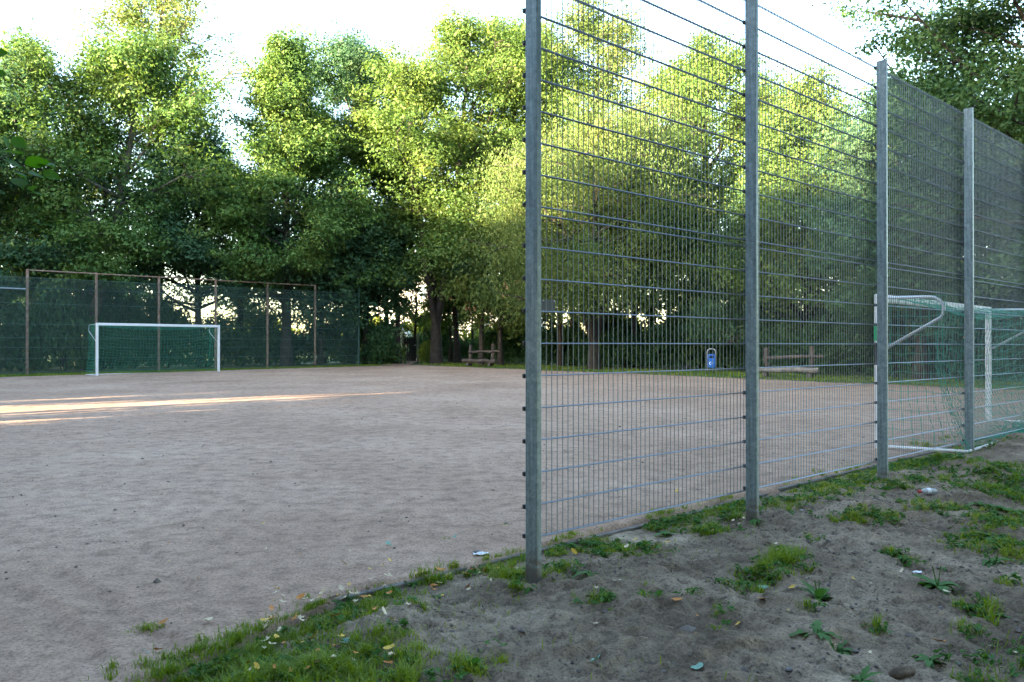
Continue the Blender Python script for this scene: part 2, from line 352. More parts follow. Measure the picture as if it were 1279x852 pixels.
# ------------------------------------------------------------------ ground, pitch, bank
def grid(name, sv, tv, hf, m, smooth=True):
    A, B = np.meshgrid(sv, tv, indexing='ij'); z = hf(A, B); X, Y = xy(A, B)
    V = np.stack([X, Y, z], -1).reshape(-1, 3); ns, nt = len(sv), len(tv)
    i = (np.arange(ns - 1)[:, None] * nt + np.arange(nt - 1)[None]).ravel()
    return npmesh(name, V, np.stack([i, i + nt, i + nt + 1, i + 1], -1), m, smooth)
def Hground(s, t):
    h = Hst(s, t) - 0.012 + 0.03 * fbm(s * 0.6, t * 0.6, 3)
    inside = ((s > -4.1) & (s < 21.5) & (t > 0.4) & (t < 30.9)) | ((s > -5.9) & (s < 13.9) & (t > -8.9) & (t <= 0.6))
    return np.where(inside, Hst(s, t) - 0.30, h)
gs = np.unique(np.concatenate([[-900, -500, -250, -120, -60], np.arange(-40, -6, 2.0), [-6.0, -5.9, -5, -4.2, -4.1], np.arange(-3, 13.5, 1.0), [13.9, 14.0], np.arange(14.5, 21.5, 1.0), [21.5, 21.6], np.arange(22, 34, .6), np.arange(34, 60, 3.0), [80, 120, 250, 500, 900]]))
gt = np.unique(np.concatenate([[-900, -500, -250, -120, -60, -40, -30, -20, -14, -10, -9.0, -8.9], np.arange(-8, 0.4, 1.0), [0.4, 0.5, 0.6], np.arange(1, 30.9, 1.0), [30.9, 31.0], np.arange(31.6, 44, .6), np.arange(44, 70, 3.0), [80, 120, 250, 500, 900]]))
tag(link("ground", grid("ground", gs, gt, Hground, M_GROUND)), kind="structure")
def Hpitch_sheet(s, t):
    e = 0.575 + 0.10 * fbm(s * 2.2, s * 0 + 4.4, 4) + EDGE(s)
    return Hpitch(s, t) - 0.07 * sstep(e, e - 0.09, t)
sv = np.concatenate([np.arange(-4.2, 4, 0.05), np.arange(4, 21.61, 0.16)]); tv = np.concatenate([np.arange(-0.26, .7, .02), np.arange(0.7, 9, 0.06), np.arange(9, 31.01, 0.25)])
tag(link("pitch", grid("pitch", sv, tv, Hpitch_sheet, M_PITCH)), kind="structure")
sv = np.concatenate([np.arange(-6, -2.4, 0.12), np.arange(-2.4, 5.5, 0.024), np.arange(5.5, 14.01, 0.07)]); tv = np.concatenate([np.arange(-9, -4.2, 0.12), np.arange(-4.2, 0.62, 0.024)])
tag(link("bank", grid("bank", sv, tv, Hbank, M_BANK)), kind="structure")
# the trodden path that leaves the far corner of the pitch towards the garden gate
def ribbon(name, pts, w, lift, m):
    V = []; 
    for i, (x, y) in enumerate(pts):
        a = np.array(pts[max(i - 1, 0)]); b = np.array(pts[min(i + 1, len(pts) - 1)]); d = b - a; d = d / np.linalg.norm(d); nn = np.array([-d[1], d[0]])
        for k in (-1, 1):
            q = np.array([x, y]) + nn * w * k; V.append((q[0], q[1], float(Hst(*st(q[0], q[1]))) + lift))
    i = np.arange(len(pts) - 1) * 2
    return npmesh(name, V, np.stack([i, i + 1, i + 3, i + 2], -1), m)
tag(link("path", ribbon("path", [(-5.9, 41.3), (-6.0, 44), (-6.1, 47), (-6.3, 52), (-6.6, 60)], 0.75, 0.022, M_PITCH)), kind="structure")
# edging stones between the pitch and the bank
edge = empty("edging", (*xy(-4.2, 0.515), 0), FA); tag(edge, kind="structure")
for i in range(3, 17):
    s0 = -4.2 + i * 1.0
    o = MB().box((s0 + 4.2 + 0.5, random.uniform(-.004, .004), float(Hst(s0 + .5, .5)) - 0.078 - .012 * random.random() + random.uniform(-.004, .004)), (0.985, 0.045, 0.12), bev=0.008).build("edging_stone", M_KERB, edge, rot=(0, 0, random.uniform(-.002, .002)))

# ------------------------------------------------------------------ the near ball fence
fence = empty("ball_fence", (*xy(0, 0), 0.0), FA)
tag(fence, "tall galvanised double wire mesh ball fence standing along the near end of the pitch", "fence")
SP = 2.495; NSP = 5
bot_rel = -1.19; Z_BOT = EYE + bot_rel; POSTTOP = EYE + 2.90
wires_lo = [bot_rel + 0.2 * k for k in range(11)]; wires_hi = [0.863 + 0.1985 * k for k in range(11)]
# local: x along fence, y = towards the pitch (+t); mesh sits on the pitch side of the posts
PD, PW = 0.100, 0.040
MY = PD / 2 + 0.012
post_me = MB().box((0, 0, (POSTTOP - 0.0) / 2 - 0.25), (PW, PD, POSTTOP + 0.5), bev=0.004).mesh("fence_post", M_POST)
cap_me = MB().box((0, 0, POSTTOP + 0.003), (PW + 0.004, PD + 0.004, 0.006)).mesh("post_cap", M_POST)
cb = MB(); cb.box((0, 0, 0), (0.046, 0.024, 0.028), bev=0.005); cb.tube([(0, 0.010, 0), (0, 0.018, 0)], 0.007, 6)
clamp_me = cb.mesh("clamp", M_BLACK)
for i in range(NSP + 1):
    p = link("fence_post", post_me, fence, (i * SP, 0, 0)); link("post_cap", cap_me, p)
    for z in wires_lo + wires_hi:
        if abs(z - wires_lo[-1]) < 1e-6: continue
        zz = EYE + z + (0.02 if abs(z - bot_rel) < 1e-6 else 0)
        link("clamp", clamp_me, p, (0, MY + 0.002, zz))
HW = SP - 0.012
horiz_me = MB().tube([(0, -0.007, 0), (HW, -0.007, 0)], 0.0042, 5).tube([(0, 0.007, 0), (HW, 0.007, 0)], 0.0042, 5).mesh("horizontal_wire", M_RAIL_SKYLIT)
vert_lo = MB().tube([(0, 0, -0.01), (0, 0, wires_lo[-1] - wires_lo[0] + 0.031)], 0.0027, 5).mesh("vertical_wire", M_WIRE)
vert_hi = MB().tube([(0, 0, -0.030), (0, 0, wires_hi[-1] - wires_hi[0] + 0.028)], 0.0027, 5).mesh("vertical_wire", M_WIRE)
NV = 50
for i in range(NSP):
    for (ws, vm) in ((wires_lo, vert_lo), (wires_hi, vert_hi)):
        x0 = i * SP + 0.006
        panel = link("mesh_panel", None, fence, (x0, MY, EYE + ws[0])); panel.empty_display_size = .1
        for z in ws: link("horizontal_wire", horiz_me, panel, (0, 0, z - ws[0]))
        if i < 3:
            for k in range(NV): link("vertical_wire", vm, panel, (0.018 + k * (HW - 0.036) / (NV - 1), 0, 0))
        else:
            P = np.array([[0.018 + k * (HW - 0.036) / (NV - 1), 0, -0.01 if ws is wires_lo else -0.03] for k in range(NV)]); Q = P + np.array([0, 0, ws[-1] - ws[0] + 0.041 if ws is wires_lo else ws[-1] - ws[0] + 0.058])
            V, F = strands(P, Q, 0.0027, 5); o = link("upright_wires", npmesh("upright_wires", V, F, M_WIRE), panel); o["kind"] = "stuff"
plate = MB().box((0.21, MY + 0.018, EYE + 0.247), (0.12, 0.004, 0.082), bev=0.001).build("name_plate", M_PLATE, fence)
for dx in (0.16, 0.26):
    for dz in (-.033, .033): MB().tube([(dx, MY + 0.006, EYE + .247 + dz), (dx, MY + 0.0156, EYE + .247 + dz)], 0.004, 6).build("screw", M_STEEL, plate)

# ------------------------------------------------------------------ the far chain-link fence
cl = empty("chain_link_fence", (-18.63, 31.75, float(Hst(*st(-18.63, 31.75)))), math.atan2(8.35, 9.07))
tag(cl, "old chain link ball fence with rusty posts and green mesh behind the far goal", "fence")
CSP = 2.466; FH = 4.06
for i in range(-4, 7):
    x = i * CSP; last = i == 6
    o = MB().tube([(x, 0, -0.3), (x, 0, FH if not last else FH - 0.05)], 0.050 if not last else 0.042, 10).build("fence_post", M_GREENPOST if last else M_RUST, cl)
    if last: tag(o, "dark green end post")
    else: MB().tube([(x, 0, FH), (x, 0, FH + 0.012)], 0.054, 10).build("post_cap", M_RUST, o)
for i in range(0, 5): MB().tube([(i * CSP + .045, 0, FH - 0.03), ((i + 1) * CSP - .045, 0, FH - 0.03)], 0.026, 8).build("top_rail", M_RUST, cl)
MB().tube([(-4 * CSP, 0, 3.3), (-0.05, 0, 3.3)], 0.024, 6).build("top_rail", M_BLUEWHITE, cl)
x0c, x1c, z0c, z1c = -4 * CSP, 6 * CSP, 0.02, FH - 0.30
P = []; Q = []
st_c = 0.070; Lx = x1c - x0c; Lz = z1c - z0c
c = -Lz
while c < Lx:
    a0 = max(0, -c); a1 = min(Lz, Lx - c)
    if a1 > a0:
        P.append((x0c + c + a0, -0.062, z0c + a0)); Q.append((x0c + c + a1, -0.062, z0c + a1))
        P.append((x1c - c - a0, -0.068, z0c + a0)); Q.append((x1c - c - a1, -0.068, z0c + a1))
    c += st_c
V, F = strands(P, Q, 0.0025, 3)
o = link("chain_link_mesh", npmesh("chain_link_mesh", V, F, M_CHAIN), cl); o["kind"] = "stuff"
for z in (0.12, 0.62, 1.05, 1.42, 1.95, 2.75, 3.35, 3.74): MB().tube([(x0c, -0.076, z), (x1c, -0.076, z)], 0.006, 4).build("tension_wire", M_CHAIN, cl)

# ------------------------------------------------------------------ goals
def goal(loc, ang, label, W_, seed, depth_sign, near):
    g = empty("football_goal", loc, ang); tag(g, label, "goal", "goals facing each other across the pitch")
    r = np.random.default_rng(seed); D = depth_sign; Hh = 2.0
    for k, x in enumerate((0, W_)):
        p = MB().box((x, 0, Hh / 2 - 0.1), (0.08, 0.09, Hh + 0.2), bev=0.012).build("goal_post", M_WHITE, g)
        if near and k == 0:
            MB().box((x, 0, 1.49), (0.083, 0.093, 0.19)).build("tape_band", M_TAPE, p)
            MB().box((x, 0, 1.22), (0.0825, 0.0925, 0.26)).build("sticker", M_STICK, p)
    MB().box((W_ / 2, 0, Hh - 0.05), (W_ - 0.084, 0.088, 0.098), bev=0.012).build("crossbar", M_WHITE, g)
    for x in (0.0, W_):
        pts = [(x, D * 0.06, Hh - 0.05), (x, D * 0.62, Hh - 0.06)]
        for q in range(1, 7):
            a = q / 6 * math.radians(128); pts.append((x, D * (0.62 + 0.16 * math.sin(a)), Hh - 0.06 - 0.16 * (1 - math.cos(a))))
        pts.append((x, D * 0.06, Hh - 0.72))
        MB().tube(pts, 0.020 if near else 0.012, 8).build("net_arm", M_BLUEWHITE, g, smooth=True)
        MB().tube([(x, D * 0.06, 0.03), (x, D * 1.04, 0.05 if near else 0.03)], 0.021 if near else 0.016, 8).build("ground_bar", M_WHITE, g, smooth=True)
    MB().tube([(0.03, D * 1.04, 0.05 if near else 0.03), (W_ - .03, D * 1.04, 0.05 if near else 0.03)], 0.021 if near else 0.016, 8).build("ground_bar", M_WHITE, g, smooth=True)
    # net: sheets of knotted cord that sag between the arms
    P = []; Q = []
    def sheet(fn, nu, nv):
        G = np.array([[fn(u / nu, v / nv) for v in range(nv + 1)] for u in range(nu + 1)])
        G += r.normal(0, 0.008, G.shape)
        P.extend(G[:-1].reshape(-1, 3)); Q.extend(G[1:].reshape(-1, 3)); P.extend(G[:, :-1].reshape(-1, 3)); Q.extend(G[:, 1:].reshape(-1, 3))
    sag = 0.26 if not near else 0.34
    def back(u, v):
        L1 = 0.74; L2 = 1.95
        d = v * (L1 + L2)
        if d < L1: y = d; z = Hh - 0.04 - 0.03 * d
        else: k = (d - L1) / L2; y = 0.76 + 0.28 * k - 0.18 * math.sin(math.pi * k); z = (Hh - 0.07) * (1 - k) + 0.03 * k
        hang = math.sin(math.pi * u) ** 0.8
        z -= sag * hang * math.sin(math.pi * min(1, d / (L1 + L2)) ) * 0.85
        y -= 0.22 * hang * math.sin(math.pi * v)
        return (u * W_, D * y, max(z, 0.02))
    sheet(back, int(W_ / 0.12), 22)
    for xx, sg in ((0.0, 1), (W_, -1)):
        def side(u, v):
            z = (Hh - 0.08) * (1 - v) + 0.03; dep = 0.76 + 0.26 * v - 0.16 * math.sin(math.pi * v)
            return (xx + sg * 0.10 * math.sin(math.pi * v) * math.sin(math.pi * u), D * (0.05 + dep * u), z)
        sheet(side, 8, 16)
    if near:                                                      # slack net lying in a heap along the ground bar
        for k in range(150):
            u = r.uniform(0.42, 1.0); a = np.array([u * W_, D * (1.0 + r.normal(0, .07) - .25 * max(0, u - .6)), 0.06 + abs(r.normal(0, .09)) * (u)])
            for q in range(5):
                b = a + r.normal(0, 0.07, 3); b[2] = max(0.03, b[2] * .8); P.append(a); Q.append(b); a = b
    V, F = strands(P, Q, 0.0035 if not near else 0.0036, 3)
    o = link("net", npmesh("net", V, F, M_NET), g); o["kind"] = "stuff"
    return g
goal((-15.59, 31.04, Hxy(-15.59, 31.04) - 0.01), math.atan2(3.64, 3.27), "white football goal with green net standing before the chain link fence", 4.9, 4, 1, False)
goal((4.76, 10.72, Hxy(4.76, 10.72)), math.radians(46), "white football goal with sagging green net and taped post, close behind the wire mesh fence", 5.07, 5, -1, True)

# ------------------------------------------------------------------ trees
def tubes_np(polys, sides=6):
    """polys: list of (pts (n,3), radii (n))"""
    Vs = []; Fs = []; off = 0
    ang = np.arange(sides) * 2 * math.pi / sides
    for pts, rad in polys:
        pts = np.asarray(pts, float); n = len(pts)
        t = np.gradient(pts, axis=0); t /= np.linalg.norm(t, axis=1, keepdims=True)
        ref = np.array([1.0, 0, 0]) if abs(t[0, 2]) > 0.7 else np.array([0, 0, 1.0])
        a = np.cross(t, ref); a /= np.linalg.norm(a, axis=1, keepdims=True) + 1e-9; b = np.cross(t, a)
        ring = pts[:, None] + (a[:, None] * np.cos(ang)[None, :, None] + b[:, None] * np.sin(ang)[None, :, None]) * np.asarray(rad)[:, None, None]
        Vs.append(ring.reshape(-1, 3))
        i = np.arange(n - 1)[:, None] * sides; k = np.arange(sides)[None]
        q = np.stack([i + k, i + (k + 1) % sides, i + sides + (k + 1) % sides, i + sides + k], -1).reshape(-1, 4) + off
        Fs.append(q); off += n * sides
    return np.concatenate(Vs), np.concatenate(Fs)
def leaf_faces(Cn, Nn, size, r, aspect=0.62, droop=0.0, tri=False):
    """one folded, four-cornered leaf at each point; Nn are the leaf normals"""
    n = len(Cn)
    Nn = Nn / (np.linalg.norm(Nn, axis=1, keepdims=True) + 1e-9)
    d = r.normal(size=(n, 3)); d[:, 2] -= droop
    d -= (d * Nn).sum(1, keepdims=True) * Nn; d /= np.linalg.norm(d, axis=1, keepdims=True) + 1e-9
    sd = np.cross(Nn, d); L = size * r.uniform(0.5, 1.4, (n, 1)); Wd = L * aspect
    if tri:                                                       # far crowns: a three-cornered leaf is enough
        V = np.stack([Cn - d * L * .4 + sd * Wd * .5, Cn + d * L * .6, Cn - d * L * .4 - sd * Wd * .5], 1).reshape(-1, 3)
        return V, np.arange(n * 3).reshape(-1, 3)
    fold = 0.16
    V = np.stack([Cn - d * L * .5, Cn - d * L * .05 + sd * Wd * .5 + Nn * L * fold, Cn + d * L * .5, Cn - d * L * .05 - sd * Wd * .5 + Nn * L * fold], 1).reshape(-1, 3)
    b = np.arange(n)[:, None] * 4
    return V, np.concatenate([b + np.array([[0, 1, 2]]), b + np.array([[0, 2, 3]])])
PROFILES = {
    'round': lambda u: (max(0.0, 1 - (abs(u - 0.42) / 0.60) ** 2.2)) ** 0.6,
    'cone': lambda u: 0.22 + 0.85 * (1 - u) ** 0.95,
    'vase': lambda u: 0.55 + 0.55 * math.sin(math.pi * min(1, u * 0.95 + 0.08)) * (1 if u < .8 else (1.8 - u)),
    'column': lambda u: 0.8 - 0.45 * max(0, u - 0.55) / 0.45,
    'low': lambda u: (1 - u) ** 0.5 * 0.9 + 0.2,
}
FINE, DENS = 0.76, 2.0
def make_tree(seed, H, base, R, profile='round', n_limbs=26, per=120, leaf=0.17, clump=0.85, flat=0.55, style='broad', trunk_r=0.22, forks=1, wob=0.25, rise=(10, 55), keep=1.0, zmin=0.15):
    """returns (wood mesh data, leaf mesh data) of one tree standing at the origin"""
    r = np.random.default_rng(seed); prof = PROFILES[profile]
    polys = []; clumps = []
    trunks = []
    for f in range(forks):
        n = 9; z = np.linspace(0, 1, n); top = H * (0.95 if f == 0 else r.uniform(0.78, 0.92))
        az = r.uniform(0, 2 * math.pi) if forks > 1 else r.uniform(0, 2 * math.pi)
        if forks > 1: az = f * 2 * math.pi / forks + r.normal(0, .3)
        spread = 0 if forks == 1 else R * 0.42
        out = np.clip((z - 0.16) / 0.84, 0, 1) ** 0.7 * spread
        pts = np.stack([np.cos(az) * out + np.cumsum(r.normal(0, wob * .35, n)) * z, np.sin(az) * out + np.cumsum(r.normal(0, wob * .35, n)) * z, z * top - 0.15], -1)
        rad = trunk_r * (1 if f == 0 else 0.72) * (1 - z) ** 0.75 * (1 + 0.5 * np.exp(-z * 22)) + 0.02
        polys.append((pts, rad)); trunks.append((pts, rad, top))
    ga = r.uniform(0, 6.28)
    for i in range(n_limbs):
        pts, rad, top = trunks[i % forks]
        u = (i + r.uniform(0, .9)) / n_limbs; z0 = base + (top * 0.97 - base) * u * 0.97
        k = np.interp(z0, pts[:, 2], np.arange(len(pts))); a = np.array([np.interp(k, np.arange(len(pts)), pts[:, j]) for j in range(3)])
        ga += 2.4 + r.normal(0, .35); L = max(0.5, R * prof(u) * r.uniform(0.68, 1.14) - (0 if forks == 1 else np.hypot(a[0], a[1]) * .55))
        el = math.radians(rise[0] + (rise[1] - rise[0]) * u + r.normal(0, 15))
        n = 5; w = np.linspace(0, 1, n)
        hx = np.cos(ga) * np.cos(el); hy = np.sin(ga) * np.cos(el)
        bend = (0.12 if style != 'droop' else -0.35) * L
        q = np.stack([a[0] + hx * L * w, a[1] + hy * L * w, a[2] + math.sin(el) * L * w + bend * w ** 2], -1) + r.normal(0, 0.05 * L, (n, 3)) * w[:, None]
        r0 = min(np.interp(k, np.arange(len(rad)), rad) * 0.6, 0.03 + 0.022 * L)
        polys.append((q, np.linspace(r0, 0.012, n)))
        tips = [(q[j], 0.8 + .2 * w[j]) for j in (2, 3, 4)] if L > 1.4 else [(q[3], 1), (q[4], 1)]
        for sbr in range(4 if L > 2 else 2):
            w0 = r.uniform(0.35, 0.9); b = np.array([np.interp(w0, w, q[:, j]) for j in range(3)])
            a2 = ga + r.choice([-1, 1]) * r.uniform(0.5, 1.2); L2 = L * r.uniform(0.25, 0.5)
            e2 = el * r.uniform(0.0, 1.0) + r.normal(0, .15)
            t2 = b + L2 * np.array([np.cos(a2) * np.cos(e2), np.sin(a2) * np.cos(e2), np.sin(e2)])
            m2 = (b + t2) / 2 + r.normal(0, 0.05 * L2, 3)
            polys.append((np.array([b, m2, t2]), np.array([r0 * .45, r0 * .3, 0.008])))
            tips.append((t2, 0.9)); tips.append((m2, 0.7))
        clumps += tips
    # leader tips
    for pts, rad, top in trunks: clumps += [(pts[-1], .8), (pts[-2], .9)]
    Cn = []; Nn = []
    for c, sc in clumps:
        if r.random() > keep: continue
        k_ = r.uniform(0.55, 1.35); cs = clump * 1.1 * sc * k_; n = int(per * DENS * sc * (0.25 + .75 * k_ ** 1.7) * r.uniform(0.8, 1.2)); fl_ = flat * r.uniform(.75, 1.5); tl = r.normal(0, .35, 2)
        v = r.normal(size=(n, 3)); v /= np.linalg.norm(v, axis=1, keepdims=True)
        rad = r.uniform(0, 1, (n, 1)) ** 0.45
        if style == 'droop':
            off = v * rad * np.array([cs, cs, cs * 0.6]); off[:, 2] -= r.uniform(0, 1, n) ** 1.5 * cs * 2.1
            nn = r.normal(size=(n, 3)); nn[:, 2] *= 0.4
        else:
            off = v * rad * np.array([cs, cs, cs * fl_]); off[:, 2] = np.where(off[:, 2] < 0, off[:, 2] * .65, off[:, 2]) + off[:, 0] * tl[0] + off[:, 1] * tl[1]
            nn = v * 0.9 + np.array([0, 0, 0.55]) + r.normal(0, .38, (n, 3))
        Cn.append(c + off); Nn.append(nn)
    Cn = np.concatenate(Cn); Nn = np.concatenate(Nn); okz = Cn[:, 2] > zmin + r.uniform(0, .8, len(Cn)) * (zmin > .5); Cn = Cn[okz]; Nn = Nn[okz]
    LV, LF = leaf_faces(Cn, Nn, leaf * FINE, r, 0.72 if style != 'droop' else 0.40, 0 if style != 'droop' else 1.6, True)
    return tubes_np(polys, 6), (LV, LF)
def plant_tree(name, x, y, label, leafm, group, bark=M_BARK, rz=0.0, **kw):
    (TV, TF), (LV, LF) = make_tree(**kw)
    t = empty(name, (x, y, Hxy(x, y) - 0.02), rz); tag(t, label, "tree", group)
    tr = link("trunk", npmesh("trunk", TV, TF, bark, True), t)
    cr = link("crown", npmesh("crown", LV, LF, leafm), t)
    return t
def px(x, d): return ((x - 639.5) / FPX * d, d)
GT = "trees around the far sides of the pitch"
plant_tree("maple_tree", *px(112, 37.5), "broad bright green maple with two trunks behind the far goal", L_MAPLE, GT, seed=11, H=16.2, base=3.4, R=5.2, profile='round', n_limbs=56, per=105, leaf=0.19, clump=1.08, flat=.68, trunk_r=0.27, forks=2, bark=M_BARKL)
plant_tree("ash_tree", *px(196, 44), "tallest airy pale green tree rising behind the bright maple", L_AIRY, GT, seed=12, H=20.6, base=8, R=4.4, profile='vase', n_limbs=36, per=62, leaf=0.18, clump=1.0, flat=.65, trunk_r=0.28, keep=.85, rise=(15, 65))
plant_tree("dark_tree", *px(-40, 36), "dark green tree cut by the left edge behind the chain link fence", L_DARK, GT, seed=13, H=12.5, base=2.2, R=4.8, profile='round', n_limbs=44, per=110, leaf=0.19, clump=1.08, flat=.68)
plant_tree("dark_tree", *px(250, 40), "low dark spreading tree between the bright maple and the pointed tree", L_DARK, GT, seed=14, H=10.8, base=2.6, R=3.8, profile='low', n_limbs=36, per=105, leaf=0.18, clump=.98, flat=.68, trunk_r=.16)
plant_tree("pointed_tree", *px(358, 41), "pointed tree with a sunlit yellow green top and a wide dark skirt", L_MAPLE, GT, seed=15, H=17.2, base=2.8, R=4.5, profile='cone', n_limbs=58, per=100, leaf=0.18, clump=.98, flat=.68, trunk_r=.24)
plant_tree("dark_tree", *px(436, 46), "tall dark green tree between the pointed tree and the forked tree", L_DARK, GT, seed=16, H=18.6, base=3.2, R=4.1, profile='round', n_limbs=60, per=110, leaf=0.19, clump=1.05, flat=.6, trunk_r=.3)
plant_tree("forked_tree", *px(545, 44), "tree with a trunk forked into three dark limbs left of the tall end post", L_LIGHT, GT, seed=17, H=19.0, base=5.0, R=5.7, profile='round', n_limbs=66, per=120, leaf=0.18, clump=1.2, flat=.55, trunk_r=.26, forks=3, wob=.30)
plant_tree("tall_tree", *px(640, 47), "yellow green tree filling the skyline just left of the tall end post", L_LIGHT, GT, seed=18, H=19.6, base=5.0, R=4.8, profile='round', n_limbs=56, per=120, leaf=0.18, clump=1.2, flat=.6, trunk_r=.26)
plant_tree("willow_tree", *px(742, 37), "wide drooping yellow green willow behind the first fence panel", L_YELLOW, GT, seed=19, H=12.4, base=3.6, R=6.0, profile='round', n_limbs=84, per=100, zmin=1.9, leaf=0.16, clump=.95, style='droop', forks=3, trunk_r=.24, rise=(10, 60))
plant_tree("birch_tree", *px(745, 48), "tall loose tree whose top shows above the drooping willow", L_AIRY, GT, seed=20, H=20.2, base=8, R=4.4, profile='vase', n_limbs=36, per=75, leaf=0.18, clump=1.2, flat=.65, trunk_r=.24, bark=M_BARKL)
plant_tree("locust_tree", *px(885, 41), "light yellow green tree seen past the second fence post", L_LIGHT, GT, seed=21, H=15.6, base=2.8, R=4.8, profile='round', n_limbs=62, per=110, leaf=0.17, clump=1.15, flat=.65, trunk_r=.24)
plant_tree("feathery_tree", *px(950, 35.5), "dark feathery tree standing behind the second fence post", L_DARK, GT, seed=22, H=8.8, base=1.0, R=3.1, profile='cone', n_limbs=50, per=110, leaf=0.16, clump=.75, zmin=1.0, style='droop', trunk_r=.15, rise=(10, 40))
plant_tree("locust_tree", *px(1010, 34), "sunlit sloping tree between the second and third fence posts", L_LIGHT, GT, seed=23, H=12.2, base=1.6, R=4.3, profile='cone', n_limbs=54, per=105, leaf=0.16, clump=1.05, flat=.7, trunk_r=.2)
plant_tree("dark_tree", *px(1150, 28), "dark green tree behind the third and fourth fence posts", L_DARK, GT, seed=24, H=10.1, base=1.2, R=3.3, profile='round', n_limbs=50, per=120, leaf=0.15, clump=.95, flat=.75, trunk_r=.18)
plant_tree("locust_tree", *px(1215, 31), "yellow green tree glimpsed through the last fence panel on the right", L_LIGHT, GT, seed=25, H=8.8, base=1.2, R=3.3, profile='round', n_limbs=44, per=105, leaf=0.15, clump=1.0, flat=.75, trunk_r=.18)
plant_tree("oak_tree", 17.0, 22.5, "large oak with dark branches leaning in at the top right", L_OAK, GT, seed=26, H=15.5, base=3.6, R=6.4, profile='round', n_limbs=70, per=165, leaf=0.15, clump=1.05, flat=.6, trunk_r=.42, forks=2, rise=(5, 50))
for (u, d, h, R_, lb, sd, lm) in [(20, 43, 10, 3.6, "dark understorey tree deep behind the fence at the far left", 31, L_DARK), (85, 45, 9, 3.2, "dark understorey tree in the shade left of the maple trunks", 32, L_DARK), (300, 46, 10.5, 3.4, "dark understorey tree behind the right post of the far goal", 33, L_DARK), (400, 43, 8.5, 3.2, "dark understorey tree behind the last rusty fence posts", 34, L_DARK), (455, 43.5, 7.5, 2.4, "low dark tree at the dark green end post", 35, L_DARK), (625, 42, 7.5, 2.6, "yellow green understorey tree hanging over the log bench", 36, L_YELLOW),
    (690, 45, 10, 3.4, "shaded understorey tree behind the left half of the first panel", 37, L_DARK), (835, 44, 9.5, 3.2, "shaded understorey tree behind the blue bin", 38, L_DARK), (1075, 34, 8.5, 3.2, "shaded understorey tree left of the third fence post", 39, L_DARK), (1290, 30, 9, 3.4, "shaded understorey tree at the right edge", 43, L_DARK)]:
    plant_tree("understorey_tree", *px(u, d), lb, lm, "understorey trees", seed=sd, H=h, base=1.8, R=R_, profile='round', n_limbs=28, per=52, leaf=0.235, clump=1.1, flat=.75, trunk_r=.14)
# slim trunks in the shade of the tree belt
for (u, d, h, R_, lb, sd) in [(517, 49, 6.2, 1.9, "small leafy tree behind the garden gate", 44), (590, 50, 6.8, 2.3, "small leafy tree before the red roofed house", 45), (562, 47.5, 5.6, 1.5, "thin small tree between the forked tree and the house", 46)]:
    plant_tree("small_tree", *px(u, d), lb, L_LIGHT if sd != 45 else L_DARK, "small trees before the garden", seed=sd, H=h, base=1.7, R=R_, profile='round', n_limbs=22, per=48, leaf=0.16, clump=.75, flat=.75, trunk_r=.08)
for i, (pxx, d, h) in enumerate([(484, 45, 9), (497, 44, 8), (571, 46, 8.5), (601, 42, 8), (700, 41, 9), (716, 42, 9), (742, 41, 8), (792, 39, 9), (812, 40, 8.5), (860, 39, 8), (40, 41, 9), (300, 43, 10)]):
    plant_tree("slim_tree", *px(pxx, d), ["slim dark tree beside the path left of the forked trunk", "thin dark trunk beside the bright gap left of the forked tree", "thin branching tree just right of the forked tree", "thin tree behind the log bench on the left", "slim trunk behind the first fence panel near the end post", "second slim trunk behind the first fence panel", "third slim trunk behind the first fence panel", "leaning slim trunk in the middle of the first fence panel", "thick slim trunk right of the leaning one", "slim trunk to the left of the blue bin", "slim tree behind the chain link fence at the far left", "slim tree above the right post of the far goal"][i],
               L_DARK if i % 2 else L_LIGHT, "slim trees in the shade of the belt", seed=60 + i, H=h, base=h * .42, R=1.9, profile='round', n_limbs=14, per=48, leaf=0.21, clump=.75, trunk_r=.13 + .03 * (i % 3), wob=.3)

# ------------------------------------------------------------------ bushes
def bush_mesh(seed, n, leaf, m):
    r = np.random.default_rng(seed); polys = []; Cn = []; Nn = []
    for k in range(15):
        az = r.uniform(0, 6.28); o = r.uniform(.1, .75); top = np.array([math.cos(az) * o, math.sin(az) * o, r.uniform(.45, .95)])
        polys.append((np.array([[0, 0, 0], top * .5 + r.normal(0, .05, 3), top]), np.array([.02, .014, .006])))
        cnt = n // 15; v = r.normal(size=(cnt, 3)); v /= np.linalg.norm(v, axis=1, keepdims=True)
        c = top * np.array([1, 1, .85]) + v * (r.uniform(0, 1, (cnt, 1)) ** .5) * np.array([.38, .38, .26]); Cn.append(c); Nn.append(v * .6 + np.array([0, 0, .6]) + r.normal(0, .45, (cnt, 3)))
        c = np.stack([r.uniform(-.8, .8, cnt // 3), r.uniform(-.8, .8, cnt // 3), r.uniform(.03, .6, cnt // 3)], -1); Cn.append(c); Nn.append(r.normal(size=(cnt // 3, 3)) + np.array([0, 0, .3]))
    Cn = np.concatenate(Cn); Cn[:, 2] = np.abs(Cn[:, 2]) + .02
    V, F = leaf_faces(Cn, np.concatenate(Nn), leaf, r)
    TV, TF = tubes_np(polys, 4)
    return npmesh("stem", TV, TF, M_BARK), npmesh("foliage", V, F, m)
BUSH = [bush_mesh(100 + i, 2600, 0.105, L_BUSH) for i in range(4)]
GARD = [bush_mesh(120 + i, 1800, 0.13, L_GARDEN) for i in range(2)]
